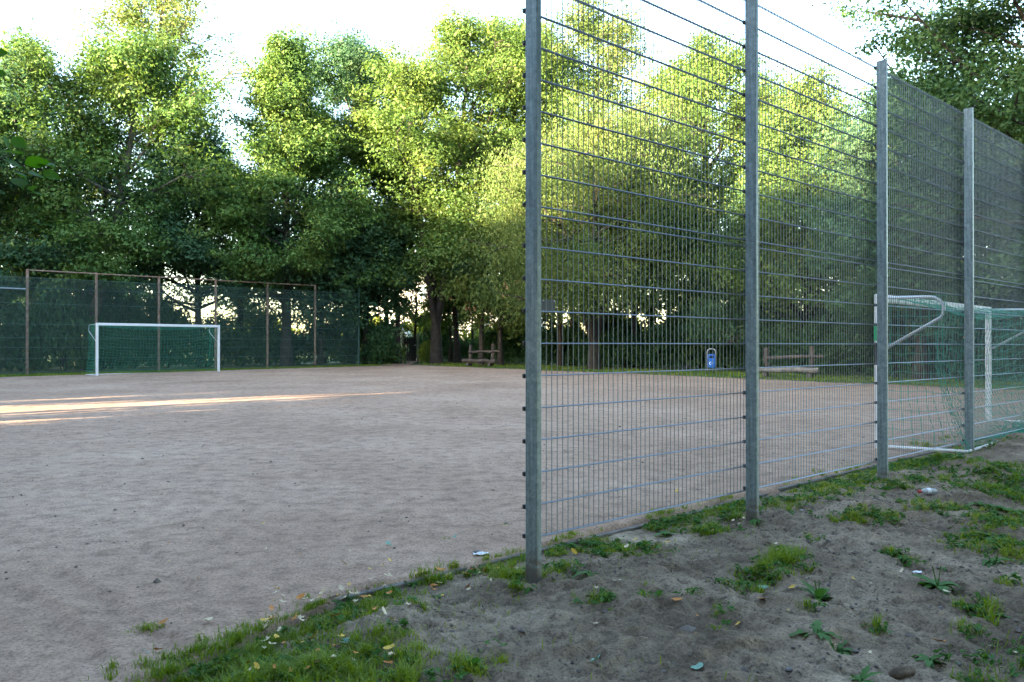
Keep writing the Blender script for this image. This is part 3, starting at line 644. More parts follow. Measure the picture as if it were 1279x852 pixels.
def bush(x, y, w, h, label, group, lib=BUSH, name="bush", i=[0]):
    i[0] += 1; st_, fo = lib[i[0] % len(lib)]
    b = empty(name, (x, y, Hxy(x, y) - .02), random.uniform(0, 6.28)); b.scale = (w, w, h); tag(b, label, "bush", group)
    link("stem", st_, b); link("foliage", fo, b); return b
def where_far(u):
    for lim, w in [(486, "left of the path opening"), (560, "at the foot of the forked tree"), (632, "behind the left log bench"), (662, "beside the tall end post"), (760, "behind the left part of the first fence panel"), (850, "behind the middle of the first fence panel"), (925, "behind the blue bin"), (1030, "behind the right log bench"), (1097, "left of the third fence post"), (1205, "between the third and fourth fence posts")]:
        if u < lim: return w
    return "right of the fourth fence post"
def where_link(u):
    for lim, w in [(34, "left of the first rusty post"), (118, "between the first and second rusty posts"), (196, "behind the left half of the far goal"), (267, "behind the right half of the far goal"), (333, "right of the far goal"), (394, "left of the last rusty post"), (450, "before the dark green end post")]:
        if u < lim: return w
    return "right of the dark green end post"
names_post = ["first", "second", "third", "fourth", "fifth", "sixth"]
for s in np.arange(-3, 24.5, 1.6):
    t = 35.6 + random.uniform(-.6, 1.0); x, y = xy(s, t)
    if 488 < 639.5 + x / y * FPX < 530: continue
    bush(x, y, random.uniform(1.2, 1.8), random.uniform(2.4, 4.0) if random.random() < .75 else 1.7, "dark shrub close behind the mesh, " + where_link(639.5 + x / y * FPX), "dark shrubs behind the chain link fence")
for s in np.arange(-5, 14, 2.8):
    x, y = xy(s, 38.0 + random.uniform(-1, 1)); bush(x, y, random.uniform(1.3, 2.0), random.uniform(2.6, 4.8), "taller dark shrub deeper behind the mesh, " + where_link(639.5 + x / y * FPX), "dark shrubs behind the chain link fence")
for t in np.arange(-9, 40, 1.35):
    s = 26.7 + random.uniform(-.4, .6); x, y = xy(s, t)
    u = 639.5 + x / y * FPX
    if 486 < u < 531: continue
    if 835 < u < 940: x, y = xy(s + 1.5, t)
    lo = 1.25 if 560 < u < 640 else 1.6
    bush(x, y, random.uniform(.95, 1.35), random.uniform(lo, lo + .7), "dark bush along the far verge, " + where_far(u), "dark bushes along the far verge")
for t in np.arange(-12, 26, 2.0):
    x, y = xy(28.9 + random.uniform(-.7, .7), t); u = 639.5 + x / y * FPX
    if 480 < u < 540: continue
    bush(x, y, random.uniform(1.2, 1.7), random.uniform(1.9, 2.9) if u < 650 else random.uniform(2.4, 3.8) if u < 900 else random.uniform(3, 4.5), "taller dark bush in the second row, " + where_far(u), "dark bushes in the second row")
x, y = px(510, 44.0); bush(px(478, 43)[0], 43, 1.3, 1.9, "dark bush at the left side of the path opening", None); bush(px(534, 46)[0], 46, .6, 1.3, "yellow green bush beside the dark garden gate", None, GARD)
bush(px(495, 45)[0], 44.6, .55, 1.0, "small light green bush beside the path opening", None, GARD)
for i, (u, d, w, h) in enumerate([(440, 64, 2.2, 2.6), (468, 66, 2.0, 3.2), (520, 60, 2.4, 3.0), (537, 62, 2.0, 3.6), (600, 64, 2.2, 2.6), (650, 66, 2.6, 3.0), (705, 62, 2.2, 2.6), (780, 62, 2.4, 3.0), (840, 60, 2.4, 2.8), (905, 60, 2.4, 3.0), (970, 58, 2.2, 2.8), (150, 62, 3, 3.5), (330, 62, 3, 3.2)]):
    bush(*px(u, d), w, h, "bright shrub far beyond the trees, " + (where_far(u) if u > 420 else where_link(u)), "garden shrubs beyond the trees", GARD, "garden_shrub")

# tree belt along the near long side, behind the camera and to its left: throws the long evening shade
BELT = []
for k in range(4):
    tw, lv = make_tree(seed=80 + k, H=12.5, base=2.9 if k < 3 else 5.6, R=4.0 if k < 3 else 3.5, profile='round', n_limbs=46 if k < 3 else 40, per=40 if k < 3 else 30, leaf=0.62, clump=1.35, flat=.8, trunk_r=.26)
    BELT.append((npmesh("trunk", *tw, M_BARK, True), npmesh("crown", *lv, L_MAPLE)))
kk = 0; R_BELT = random.Random(5)
for row, (s0, dt, h0) in enumerate([(-15.0, 3.7, 1.0), (-19.5, 4.1, 1.06), (-24, 4.4, 1.1)]):
    for t in np.arange(-26 + row * 1.3, 41, dt):
        x, y = xy(s0 + random.uniform(-.8, .8), t); b = empty("belt_tree", (x, y, Hxy(x, y) - .02), random.uniform(0, 6.28)); sc = h0 * random.uniform(.92, 1.04); b.scale = (sc, sc, sc * (1.24 if row == 1 and 7.9 < t < 8.3 else 1))
        tag(b, "leafy green tree in the belt along the near side of the pitch", "tree", "trees along the near side of the pitch")
        hi = 11.0 < t < 24.5 or (row > 0 and 7.2 < t < 9.7)
        if hi: b.scale.z *= R_BELT.uniform(.94, 1.08)
        tw, lv = BELT[3 if hi else kk % 3]; kk += 1; link("trunk", tw, b); link("crown", lv, b)
for i, t in enumerate([8.0, 14.6, 18.4]):  # out of view, added to split the sun band on the pitch into streaks
    x, y = xy(-12.4 + R_BELT.uniform(-.5, .5), t); b = empty("added_young_tree", (x, y, Hxy(x, y) - .02), R_BELT.uniform(0, 6.28)); q = R_BELT.uniform(.09, .13); b.scale = (q, q, R_BELT.uniform(.36, .44))
    tag(b, "unseen slender young tree added before the near belt to break up the sun streaks", "tree", "added young trees along the near side"); tw, lv = BELT[i % 3]; link("trunk", tw, b); link("crown", lv, b)
for t in np.arange(-20, 40, 1.5):
    x, y = xy(-16.8 + random.uniform(-.5, .5), t); hh = random.uniform(2.0, 2.8)
    bush(x, y, 1.3, hh, "dark bush under the near side tree belt", "bushes along the near side of the pitch")

for i, s0 in enumerate(np.arange(-12, 17, 5.2)):  # unseen row added behind the camera to darken the bank and post sides
    x, y = xy(s0 + random.uniform(-.6, .6), -11.0 + random.uniform(-.8, .8)); b = empty("bank_shade_tree", (x, y, Hxy(x, y) - .02), random.uniform(0, 6.28)); sc = random.uniform(.98, 1.15); b.scale = (sc * 1.1, sc * 1.1, sc)
    tag(b, "unseen leafy green tree added behind the camera to shade the bank", "tree", "added shade trees on the near bank"); tw, lv = BELT[3 if i % 2 else 0]; link("trunk", tw, b); link("crown", lv, b)

# ------------------------------------------------------------------ hazel at the left whose twig hangs into view
hz = empty("hazel_tree", (-5.2, 1.4, Hxy(-5.2, 1.4)), 0); tag(hz, "hazel with a large leaved twig hanging in at the left edge", "tree")
(TV, TF), (LV, LF) = make_tree(seed=40, H=5.0, base=1.4, R=1.5, profile='round', n_limbs=18, per=40, leaf=0.10, clump=.45, trunk_r=.07)
link("trunk", npmesh("trunk", TV, TF, M_BARK, True), hz); link("crown", npmesh("crown", LV, LF, L_NEAR), hz)
bz = hz.location.z
def rel(pxx, py, d): X, Y, Z = at(pxx, py, d); return np.array([X + 5.2, Y - 1.4, Z - bz])
tw = MB(); q0 = np.array([0.0, 0, 2.3]); q1 = rel(-60, 190, 3.3); q2 = rel(10, 200, 3.4); q3 = rel(52, 212, 3.45)
tw.tube([q0, (q0 + q1) / 2 + np.array([0, 0, .12]), q1, q2, q3], [.018, .012, .006, .004, .003], 6); tw.build("twig", M_BARK, hz)
r = np.random.default_rng(41)
def big_leaf(n=11):
    """a toothed, pointed oval leaf, cupped along its midrib"""
    V = [(0, 0, 0)]; top = []; botm = []
    for i in range(1, n):
        u = i / n; w = 0.36 * math.sin(math.pi * u ** 0.8) * (1 + (.05 if i % 2 else -.03)); V += [(u, w, .16 * w), (u, 0, -.10 * u * u), (u, -w, .16 * w)]
    V.append((1, 0, -.13)); F3 = [(0, 2, 1), (0, 3, 2)]; F4 = []
    for i in range(n - 2):
        a = 1 + 3 * i; b = a + 3; F4 += [(a, a + 1, b + 1, b), (a + 1, a + 2, b + 2, b + 1)]
    a = 1 + 3 * (n - 2); e = len(V) - 1; F3 += [(a, a + 1, e), (a + 1, a + 2, e)]
    return npmesh("leaf", V, [F4, F3], L_NEAR, True)
leaf_me = big_leaf()
for (u, v, d, L, yaw, pit, roll) in [(2, 198, 3.35, .085, 20, -25, 20), (30, 205, 3.4, .10, 10, 10, -30), (48, 204, 3.45, .085, -15, -10, 15), (20, 222, 3.4, .09, -40, -35, 10), (52, 214, 3.45, .075, 30, -20, 60), (8, 212, 3.35, .10, -10, -20, 0), (-6, 190, 3.35, .10, 40, 10, 10), (36, 240, 3.4, .06, 20, -10, 20), (14, 172, 3.35, .07, 5, -35, 70), (3, 170, 3.35, .06, 80, -50, 70), (-8, 66, 3.4, .055, 5, 4, 80), (-8, 92, 3.4, .05, 5, 4, 80), (40, 232, 3.4, .06, 120, -10, -20), (34, 216, 3.42, .08, 60, -5, 30)]:
    p = rel(u, v, d); link("leaf", leaf_me, hz, p, (math.radians(roll), math.radians(-pit), math.radians(yaw)), (L, L, L))
tw2 = MB().tube([np.array([0.0, 0, 2.6]), rel(-80, 90, 3.2) + np.array([0, 0, .05]), rel(-10, 70, 3.4)], [.014, .008, .003], 6).build("twig", M_BARK, hz)

# ------------------------------------------------------------------ garden beyond the trees
def house(name, label, x, y, rz, w, d, hw, hr, wallm, roofm, wins):
    h = empty(name, (x, y, Hxy(x, y)), rz); tag(h, label, "house")
    MB().box((w / 2, d / 2, hw / 2 - .2), (w, d, hw + .4)).build("wall", wallm, h)
    g = MB()
    for xe in (0.001, w - 0.201): g.prism([(xe, 0.002, hw), (xe, d - .002, hw), (xe, d / 2, hw + hr - .06)], (1, 0, 0), 0.2)
    g.build("gable", wallm, h)
    rf = MB(); ov = .35; e = hr / (d / 2) * ov
    for sgn in (0, 1):
        y0 = -ov if sgn == 0 else d + ov; pts = [(-ov, y0, hw - e), (-ov, d / 2, hw + hr), (-ov, d / 2, hw + hr + .12), (-ov, y0, hw - e + .12)]
        rf.prism(pts, (1, 0, 0), w + 2 * ov)
    roof = rf.build("roof", roofm, h)
    rows = MB(); ang = math.atan2(hr, d / 2)
    for k in range(int((d / 2 + ov) / .38)):
        yy = -ov + k * .38; zz = hw - e + .12 + (yy + ov) * hr / (d / 2)
        rows.box((w / 2, yy + .19, zz + .19 * hr / (d / 2) + .012), (w + 2 * ov, .36, .03), Matrix.Rotation(ang + .05, 3, 'X'))
    o = rows.build("tile_course", roofm, roof); o["kind"] = "stuff"
    MB().box((w * .7, d * .55, hw + hr + .25), (.5, .5, 1.0)).build("chimney", M_TILE, roof)
    for (wx, wz, ww, wh) in wins:
        f = MB().box((wx, -.03, wz), (ww, .08, wh)).build("window", M_FRAME, h)
        for s_ in (-1, 1): MB().box((wx + s_ * ww * .245, -.075, wz), (ww * .42, .012, wh * .82)).build("pane", M_GLASS, f)
    return h
house("garden_house", "white house with a red tiled roof seen between the trees", px(549, 66)[0], 66, .05, 8.5, 6.5, 3.75, 2.6, M_WALL, M_TILE, [(1.0, 2.5, 1.3, 1.1), (3.3, 2.5, 1.1, 1.1), (6.2, 2.5, 1.4, 1.1)])
house("white_house", "tall white house glimpsed through the bright gap above the path", px(470, 78)[0], 78, -.05, 5.0, 7, 7.6, 2.2, M_WALL, M_SLATE, [(1.1, 2.4, 1.0, 1.2), (1.1, 5.6, 1.0, 1.2), (4.3, 5.6, .8, 1.2)])
pt = empty("polytunnel", (*px(489, 53), Hxy(*px(489, 53)))); tag(pt, "pale rounded garden tunnel above the dark gate", "greenhouse")
V = []; n = 14
for yy in (0, 3.5):
    for k in range(n + 1): a = math.pi * k / n; V.append((-math.cos(a) * .95, yy, 1.25 + math.sin(a) * .85))
V += [(-.95, 0, 0), (.95, 0, 0), (-.95, 3.5, 0), (.95, 3.5, 0)]
F4 = [(k, k + 1, n + 2 + k, n + 1 + k) for k in range(n)] + [(2 * n + 2, 0, n + 1, 2 * n + 4), (n, 2 * n + 3, 2 * n + 5, 2 * n + 1)]
me = npmesh("cover", V, [np.array(F4)], M_POLY, False); link("cover", me, pt)
fe = MB(); fe.bm.faces.new([fe.bm.verts.new(p) for p in [(-.93, .01, 0)] + [(-math.cos(math.pi * k / n) * .93, .01, 1.25 + math.sin(math.pi * k / n) * .83) for k in range(n + 1)] + [(.93, .01, 0)]]); fe.build("end_sheet", M_POLY, pt)
for yy in (-.02, 1.75, 3.52): MB().tube([(-.97, yy, 0)] + [(-math.cos(math.pi * k / n) * .97, yy, 1.25 + math.sin(math.pi * k / n) * .87) for k in range(n + 1)] + [(.97, yy, 0)], .025, 6).build("hoop", M_STEEL, pt)
gt_ = empty("garden_gate", (*px(505, 47.5), Hxy(*px(505, 47.5)))); tag(gt_, "dark timber garden gate with pale posts at the end of the path", "gate")
for k in range(6): MB().box((.06 + k * .112, 0, .70 + .012 * (k % 2)), (.105, .024, 1.34), bev=.004).build("plank", M_GATE, gt_)
for z in (.35, 1.1): MB().box((.34, -.03, z), (.66, .03, .09)).build("rail", M_GATE, gt_)
for x_ in (-.06, .78): MB().tube([(x_, 0, -.2), (x_ + .01, 0, 1.62)], [.07, .06], 8).build("gate_post", M_GATEPOST, gt_)
MB().box((.62, -.055, .95), (.12, .02, .03)).build("latch", M_STEEL, gt_)

# ------------------------------------------------------------------ log benches, bin, bird
def bench(x, y, rz, w, label, pale):
    b = empty("log_bench", (x, y, Hxy(x, y)), rz); tag(b, label, "bench", "log benches on the far verge")
    r = np.random.default_rng(int(abs(x * 100)))
    def log(a, c, r0, r1, nm, m, wob=.012):
        a = np.array(a, float); c = np.array(c, float); k = 7; pts = [a + (c - a) * q + r.normal(0, wob, 3) * (0 < q < 1) for q in np.linspace(0, 1, k)]
        MB().tube(pts, [r0 + (r1 - r0) * q + r.normal(0, .004) for q in np.linspace(0, 1, k)], 10).build(nm, m, b, smooth=False)
    log((.28, .10, -.2), (.24, .22, 1.03), .085, .075, "upright_post", M_LOG); log((w - .36, .10, -.2), (w - .34, .22, 1.08), .09, .085, "upright_post", M_LOG)
    log((.2, .10, .69), (w + .05, .10, .72), .065, .06, "backrest", M_LOG, .02)
    log((-.08, -.10, .26), (w - .10, -.08, .25), .095, .10, "seat", pale, .012)
    for x_ in (.25, w - .4): log((x_, -.26, .08), (x_, .14, .08), .08, .08, "foot_log", M_LOG, .003)
    return b
bx, by = px(580, 40.6); bench(bx, by, math.radians(-20), 1.78, "dark log bench with two upright posts left of the tall end post", M_LOG)
bx, by = px(947, 29.6); bench(bx, by, math.radians(-28), 2.15, "log bench with a pale worn seat seen through the second fence panel", M_LOGPALE)
bn = empty("litter_bin", (*px(888.5, 33), Hxy(*px(888.5, 33))), math.radians(-12)); tag(bn, "blue litter bin on a grey tube frame seen through the first fence panel", "bin")
pts = [(-.165, 0, -.2), (-.165, 0, .82)] + [(-.165 + .12 * (1 - math.cos(a)), 0, .82 + .12 * math.sin(a)) for a in np.linspace(.3, math.pi / 2, 4)] + [(.165 - .12 * (1 - math.cos(a)), 0, .82 + .12 * math.sin(a)) for a in np.linspace(math.pi / 2, .3, 4)] + [(.165, 0, .82), (.165, 0, -.2)]
MB().tube(pts, .019, 8).build("tube_frame", M_STEEL, bn, smooth=True)
bb = MB(); bb.prism([(-.135, -.13, .20), (-.135, .13, .20), (-.135, .16, .71), (-.135, -.10, .71), (-.135, -.185, .56)], (1, 0, 0), .27); bmesh.ops.bevel(bb.bm, geom=bb.bm.edges[:], offset=.012, segments=2, affect='EDGES')
bb.build("bin_body", M_BIN, bn)
MB().box((0, -.165, .625), (.20, .09, .075), Matrix.Rotation(math.radians(45), 3, 'X')).build("bin_opening_shade", M_BINDARK, bn)  # solid block; the shade inside the opening is put into its dark colour
bt = MB(); bt.prism([(-.14, -.11, .72), (-.14, .165, .72), (-.14, .165, .735), (-.14, -.11, .735)], (1, 0, 0), .28); bt.build("bin_lid", M_BIN, bn)
# white print on the bin's front: an open crescent and a small notched mark
fy = lambda z: -.13 - (.055) * (z - .20) / .36 - .0135
cm = MB(); A = []; n = 12
def cpt(a, rr, cx=-.035, cz=.37): z = cz + rr * math.sin(a); return (cx + rr * math.cos(a), fy(z), z)
for k in range(n): 
    a0 = math.radians(50 + 260 * k / n); a1 = math.radians(50 + 260 * (k + 1) / n)
    th = lambda a: .024 * math.sin((math.degrees(a) - 50) / 260 * math.pi) + .004
    cm.bm.faces.new([cm.bm.verts.new(p) for p in (cpt(a0, .058), cpt(a1, .058), cpt(a1, .058 - th(a1)), cpt(a0, .058 - th(a0)))])
cm.build("bin_print", M_PRINT, bn)
cm = MB()
for poly in ([(.0, .385), (.03, .36), (.075, .392), (.045, .392), (.03, .385)], [(.02, .352), (.06, .378), (.045, .34)]): cm.bm.faces.new([cm.bm.verts.new((p[0], fy(p[1]) - .001, p[1])) for p in poly])
cm.build("bin_print", M_PRINT, bn)
bd = empty("blackbird", (*px(856.5, 32.8), Hxy(*px(856.5, 32.8)) + .02), math.radians(15)); tag(bd, "small black bird standing on the far grass left of the blue bin", "bird")
me = bpy.data.meshes.new("body"); bmb = bmesh.new()
sp = [(.20, .10, .02), (.12, .13, .022), (.04, .16, .05), (-.04, .19, .068), (-.10, .235, .05), (-.135, .275, .042), (-.165, .285, .03), (-.185, .283, .010), (-.215, .277, .003)]
MBt = MB(); MBt.bm.free(); MBt.bm = bmb
MBt.tube([(-a, 0, z) for a, z, _ in [(p[0], p[1], p[2]) for p in sp]], [p[2] for p in sp], 10); bmb.to_mesh(me); bmb.free(); me.materials.append(M_BIRD)
for p in me.polygons: p.use_smooth = True
link("body", me, bd)
for s_ in (-1, 1): MB().tube([(0.01, s_ * .03, .14), (0.02, s_ * .03, .06), (0.0, s_ * .03, .0), (.05, s_ * .03, .0)], .006, 5).build("leg", M_BIRD, bd)

# ------------------------------------------------------------------ grass
def blades(P, hgt, r, w=0.0055, lean=.55):
    n = len(P); az = r.uniform(0, 6.28, n); d = np.stack([np.cos(az), np.sin(az), np.zeros(n)], -1); sd = np.stack([-d[:, 1], d[:, 0], np.zeros(n)], -1)
    h = hgt[:, None]; ln = r.uniform(.1, 1.0, (n, 1)) * lean * h; ww = w * r.uniform(.6, 1.4, (n, 1)); up = np.array([[0, 0, 1.0]])
    V = np.stack([P - sd * ww, P + sd * ww, P + d * ln * .35 + up * h * .6 - sd * ww * .8, P + d * ln * .35 + up * h * .6 + sd * ww * .8, P + d * ln + up * h * r.uniform(.75, 1, (n, 1))], 1).reshape(-1, 3)
    b = np.arange(n)[:, None] * 5
    return V, [b + np.array([[0, 1, 3, 2]]), b + np.array([[2, 3, 4]])]
# patches read off the ground: px, py, radius m, blades, height m
PATCH = [(215, 842, .16, 500, .06), (270, 830, .22, 900, .07), (320, 812, .20, 900, .07), (350, 840, .26, 1300, .075), (380, 790, .22, 900, .06), (410, 770, .20, 700, .06), (430, 820, .26, 1100, .07), (455, 760, .18, 600, .06), (470, 850, .26, 1000, .08), (300, 855, .3, 1200, .08),
 (395, 850, .3, 1200, .08), (480, 800, .16, 300, .06), (500, 825, .12, 220, .07), (490, 745, .14, 420, .06), (535, 728, .11, 420, .085), (520, 755, .12, 160, .04), (575, 715, .10, 150, .05), (615, 712, .16, 420, .07), (635, 722, .15, 420, .08), (648, 700, .12, 260, .06), (648, 735, .08, 160, .05),
 (692, 712, .14, 320, .06), (690, 690, .09, 200, .07), (712, 684, .18, 420, .05), (745, 682, .20, 600, .055), (775, 686, .20, 600, .05), (805, 688, .16, 450, .05), (820, 660, .14, 350, .05), (835, 652, .20, 700, .06), (865, 648, .20, 700, .06), (890, 668, .14, 500, .07), (905, 640, .22, 800, .06), (870, 660, .22, 500, .05), (925, 632, .2, 700, .06),
 (752, 750, .06, 140, .09), (740, 756, .1, 100, .04), (810, 745, .1, 60, .05), (865, 740, .07, 60, .04), (900, 765, .06, 70, .04), (930, 720, .10, 260, .06), (975, 705, .14, 520, .11), (960, 718, .13, 380, .09), (985, 695, .10, 320, .12), (925, 735, .12, 260, .06), (1010, 715, .06, 80, .06),
 (1010, 672, .09, 90, .05), (1060, 650, .16, 460, .08), (1080, 648, .16, 520, .08), (1100, 645, .12, 420, .07), (1118, 695, .06, 160, .08), (1140, 700, .10, 120, .05), (1000, 625, .25, 700, .05), (970, 632, .25, 600, .05), (1040, 608, .3, 1200, .06), (1065, 600, .3, 1200, .06), (1085, 592, .3, 1100, .06), (1020, 615, .3, 900, .06), (1050, 620, .25, 300, .05), (1095, 605, .2, 200, .06),
 (1125, 585, .3, 700, .06), (1150, 578, .4, 900, .06), (1180, 575, .4, 900, .06), (1150, 600, .25, 350, .06), (1185, 595, .3, 420, .06), (1125, 610, .2, 260, .06), (1215, 560, .35, 600, .06), (1165, 636, .25, 420, .07), (1195, 640, .25, 420, .07), (1225, 610, .3, 800, .07), (1250, 600, .35, 1000, .07), (1270, 585, .4, 1200, .08), (1270, 620, .3, 900, .08), (1240, 650, .25, 700, .07), (1265, 655, .25, 800, .08), (1220, 672, .2, 420, .07), (1250, 685, .22, 600, .07), (1275, 690, .2, 500, .08), (1210, 690, .15, 220, .07),
 (1215, 770, .10, 130, .10), (1230, 760, .09, 90, .09), (1205, 790, .08, 70, .07), (1255, 830, .18, 170, .08), (1275, 815, .14, 120, .08), (1240, 850, .14, 120, .08), (1255, 730, .06, 80, .09), (1095, 790, .05, 60, .07), (900, 785, .04, 40, .05), (1010, 760, .05, 70, .07), (195, 785, .05, 90, .05), (175, 785, .05, 60, .03), (500, 605, .05, 30, .02), (625, 655, .06, 40, .02), (555, 672, .05, 40, .02), (590, 660, .05, 30, .02), (745, 690, .12, 120, .07), (590, 838, .13, 300, .07), (200, 850, .3, 500, .05), (1150, 556, .2, 300, .07), (1180, 548, .15, 200, .06)]
r = np.random.default_rng(50); Ps = []; Hs = []
for (u, v, R_, n, h) in PATCH:
    cx, cy, cz = at(u, v)
    n = int(n * (1.25 if u < 700 else 1.05))
    q = r.normal(0, .55, (n, 2)) * R_; tuft = r.normal(0, .55, (max(3, n // 45), 2)) * R_; k = r.integers(0, len(tuft), n); q = np.where(r.random((n, 1)) < .72, tuft[k] + r.normal(0, .016, (n, 2)), q)
    X = cx + q[:, 0]; Y = cy + q[:, 1]; s_, t_ = st(X, Y)
    Z = np.where(t_ < KERB_T + EDGE(s_), Hbank(s_, t_), Hpitch(s_, t_)) - .004
    Ps.append(np.stack([X, Y, Z], -1)); Hs.append(h * .88 * r.uniform(.2, 1.15, n) ** 1.0 * (0.55 + .9 * np.clip(.5 + fbm(X * 9, Y * 9, 2), 0, 1)) * np.clip(1.15 - .3 * np.hypot(q[:, 0], q[:, 1]) / R_, .4, 1.2))
n = 26000; s_ = r.uniform(-2.5, 9, n); t_ = r.uniform(-4.5, .45, n); dn = fbm(s_ * 1.1 + 31, t_ * 1.1, 3) + .22 * sstep(1.5, 6.5, s_) + .12 * sstep(-.7, .2, t_) - .16
k = r.random(n) < np.clip(dn * 1.6, .006, .85); s_ = s_[k]; t_ = t_[k]; s_ = s_ + r.normal(0, .01, len(s_)); X, Y = xy(s_, t_)
Ps.append(np.stack([X, Y, Hbank(s_, t_) - .003], -1)); Hs.append(r.uniform(.012, .05, len(X)))
V, F = blades(np.concatenate(Ps), np.concatenate(Hs), r, .0021, 1.35)
tag(link("grass", npmesh("grass", V, F, L_GRASS)), "short green grass tufts growing on the sandy bank", "grass", kind="stuff")
Cc = []
for (u, v, R_, n, h) in PATCH:
    cx, cy, cz = at(u, v); right = (u > 690); m_ = int(n * (.30 if u > 1090 else .18 if right else .08))
    if not m_: continue
    q = r.normal(0, .6, (m_, 2)) * R_; ros = r.normal(0, .6, (max(3, m_ // 9), 2)) * R_; k = r.integers(0, len(ros), m_); q = ros[k] + r.normal(0, .022, (m_, 2))
    X = cx + q[:, 0]; Y = cy + q[:, 1]; s_, t_ = st(X, Y); k = t_ < KERB_T + EDGE(s_); X, Y, s_, t_ = X[k], Y[k], s_[k], t_[k]
    Cc.append(np.stack([X, Y, Hbank(s_, t_) + r.uniform(.005, .035, len(X))], -1))
Cc = np.concatenate(Cc); V, F = leaf_faces(Cc, r.normal(0, .45, (len(Cc), 3)) + np.array([0, 0, 1.0]), .042, r, .55)
tag(link("ground_cover", npmesh("ground_cover", V, F, L_WEED)), "small broad leaves of ground cover between the grass tufts on the bank", "ground cover", kind="stuff")
n = 26000; s_ = r.uniform(21.65, 25.6, n); t_ = r.uniform(-8, 33, n); k = r.random(n) < np.clip(.55 + .9 * fbm(s_ * .8, t_ * .5, 3), .05, 1); s_ = s_[k]; t_ = t_[k]
s2 = r.uniform(-3, 21, 9000); t2 = 31.05 + np.abs(r.normal(0, .9, 9000)); s_ = np.concatenate([s_, s2]); t_ = np.concatenate([t_, t2])
X, Y = xy(s_, t_); u = 639.5 + X / Y * FPX; k = ~((u > 490) & (u < 523) & (Y > 40)); X = X[k]; Y = Y[k]; s_ = s_[k]; t_ = t_[k]
V, F = blades(np.stack([X, Y, Hst(s_, t_) - .02], -1), r.uniform(.03, .10, len(X)), r, .012, .9)
tag(link("verge_grass", npmesh("verge_grass", V, F, L_GRASS)), "thin grass on the verge along the far edges of the pitch", "grass", kind="stuff")
# fine crumbs of soil and grit on the bank
def crumb_mesh(pts, sizes, r, m, name):
    base = np.array([[1, 0, 0], [-1, 0, 0], [0, 1, 0], [0, -1, 0], [0, 0, 1], [0, 0, -1]], float); f = np.array([[0, 2, 4], [2, 1, 4], [1, 3, 4], [3, 0, 4], [2, 0, 5], [1, 2, 5], [3, 1, 5], [0, 3, 5]])
    n = len(pts); j = base[None] * r.uniform(.5, 1.2, (n, 6, 1)) * np.array([1, 1, .65]); a = r.uniform(0, 6.28, n); ca, sa = np.cos(a)[:, None], np.sin(a)[:, None]
    x = j[:, :, 0] * ca - j[:, :, 1] * sa; y = j[:, :, 0] * sa + j[:, :, 1] * ca; V = np.stack([x, y, j[:, :, 2]], -1) * sizes[:, None, None] + pts[:, None]
    return npmesh(name, V.reshape(-1, 3), (np.arange(n)[:, None, None] * 6 + f[None]).reshape(-1, 3), m)
n = 9000; s_ = r.uniform(-2.2, 6.5, n); t_ = np.minimum(.45, r.normal(-1.6, 1.3, n)); k = fbm(s_ * 1.4 + 9, t_ * 1.4, 3) > -.05; s_ = s_[k]; t_ = t_[k]
X, Y = xy(s_, t_); Z = Hbank(s_, t_)
M_CRUMB = mat("soil crumb", (0.10, 0.085, 0.075), 0.95, 0, var=0.4, scale=3)
tag(link("soil_crumbs", crumb_mesh(np.stack([X, Y, Z], -1), r.gamma(2, .0030, len(X)) + .002, r, M_CRUMB, "soil_crumbs")), "loose crumbs of soil and grit on the sandy bank", "soil", kind="stuff")
n = 900; s_ = r.uniform(-2.2, 7, n); t_ = r.uniform(-4.2, .3, n); k = fbm(s_ * 1.1 + 3, t_ * 1.1 + 8, 3) > .02; s_ = s_[k]; t_ = t_[k]; X, Y = xy(s_, t_)
tag(link("earth_clods", crumb_mesh(np.stack([X, Y, Hbank(s_, t_) + .002], -1), r.gamma(3, .0035, len(X)) + .004, r, M_CRUMB, "earth_clods")), "small dark clods of trodden earth on the sandy bank", "earth", kind="stuff")
n = 700; s_ = r.uniform(-2.2, 8, n); t_ = r.uniform(-4.0, .45, n); X, Y = xy(s_, t_); a_ = r.uniform(0, 6.28, n); L_ = r.uniform(.01, .05, n); Z = Hbank(s_, t_) + .006
V, F = strands(np.stack([X, Y, Z], -1), np.stack([X + np.cos(a_) * L_, Y + np.sin(a_) * L_, Z + r.uniform(-.004, .012, n)], -1), r.uniform(.0007, .0018, n))
M_STRAW = mat("dry straw", (0.30, 0.235, 0.14), 0.8, 0, var=.4, scale=9)
tag(link("dry_straw", npmesh("dry_straw", V, F, M_STRAW)), "bits of dry straw and thin twigs scattered over the bank", "straw", kind="stuff")
n = 2600; s_ = r.uniform(-3.5, 9, n); t_ = r.uniform(.6, 14, n); X, Y = xy(s_, t_)
tag(link("pitch_grit", crumb_mesh(np.stack([X, Y, Hpitch(s_, t_) + .001], -1), r.gamma(2, .0028, n) + .002, r, M_CRUMB, "pitch_grit")), "dark grit lying on the cinder pitch", "grit", kind="stuff")

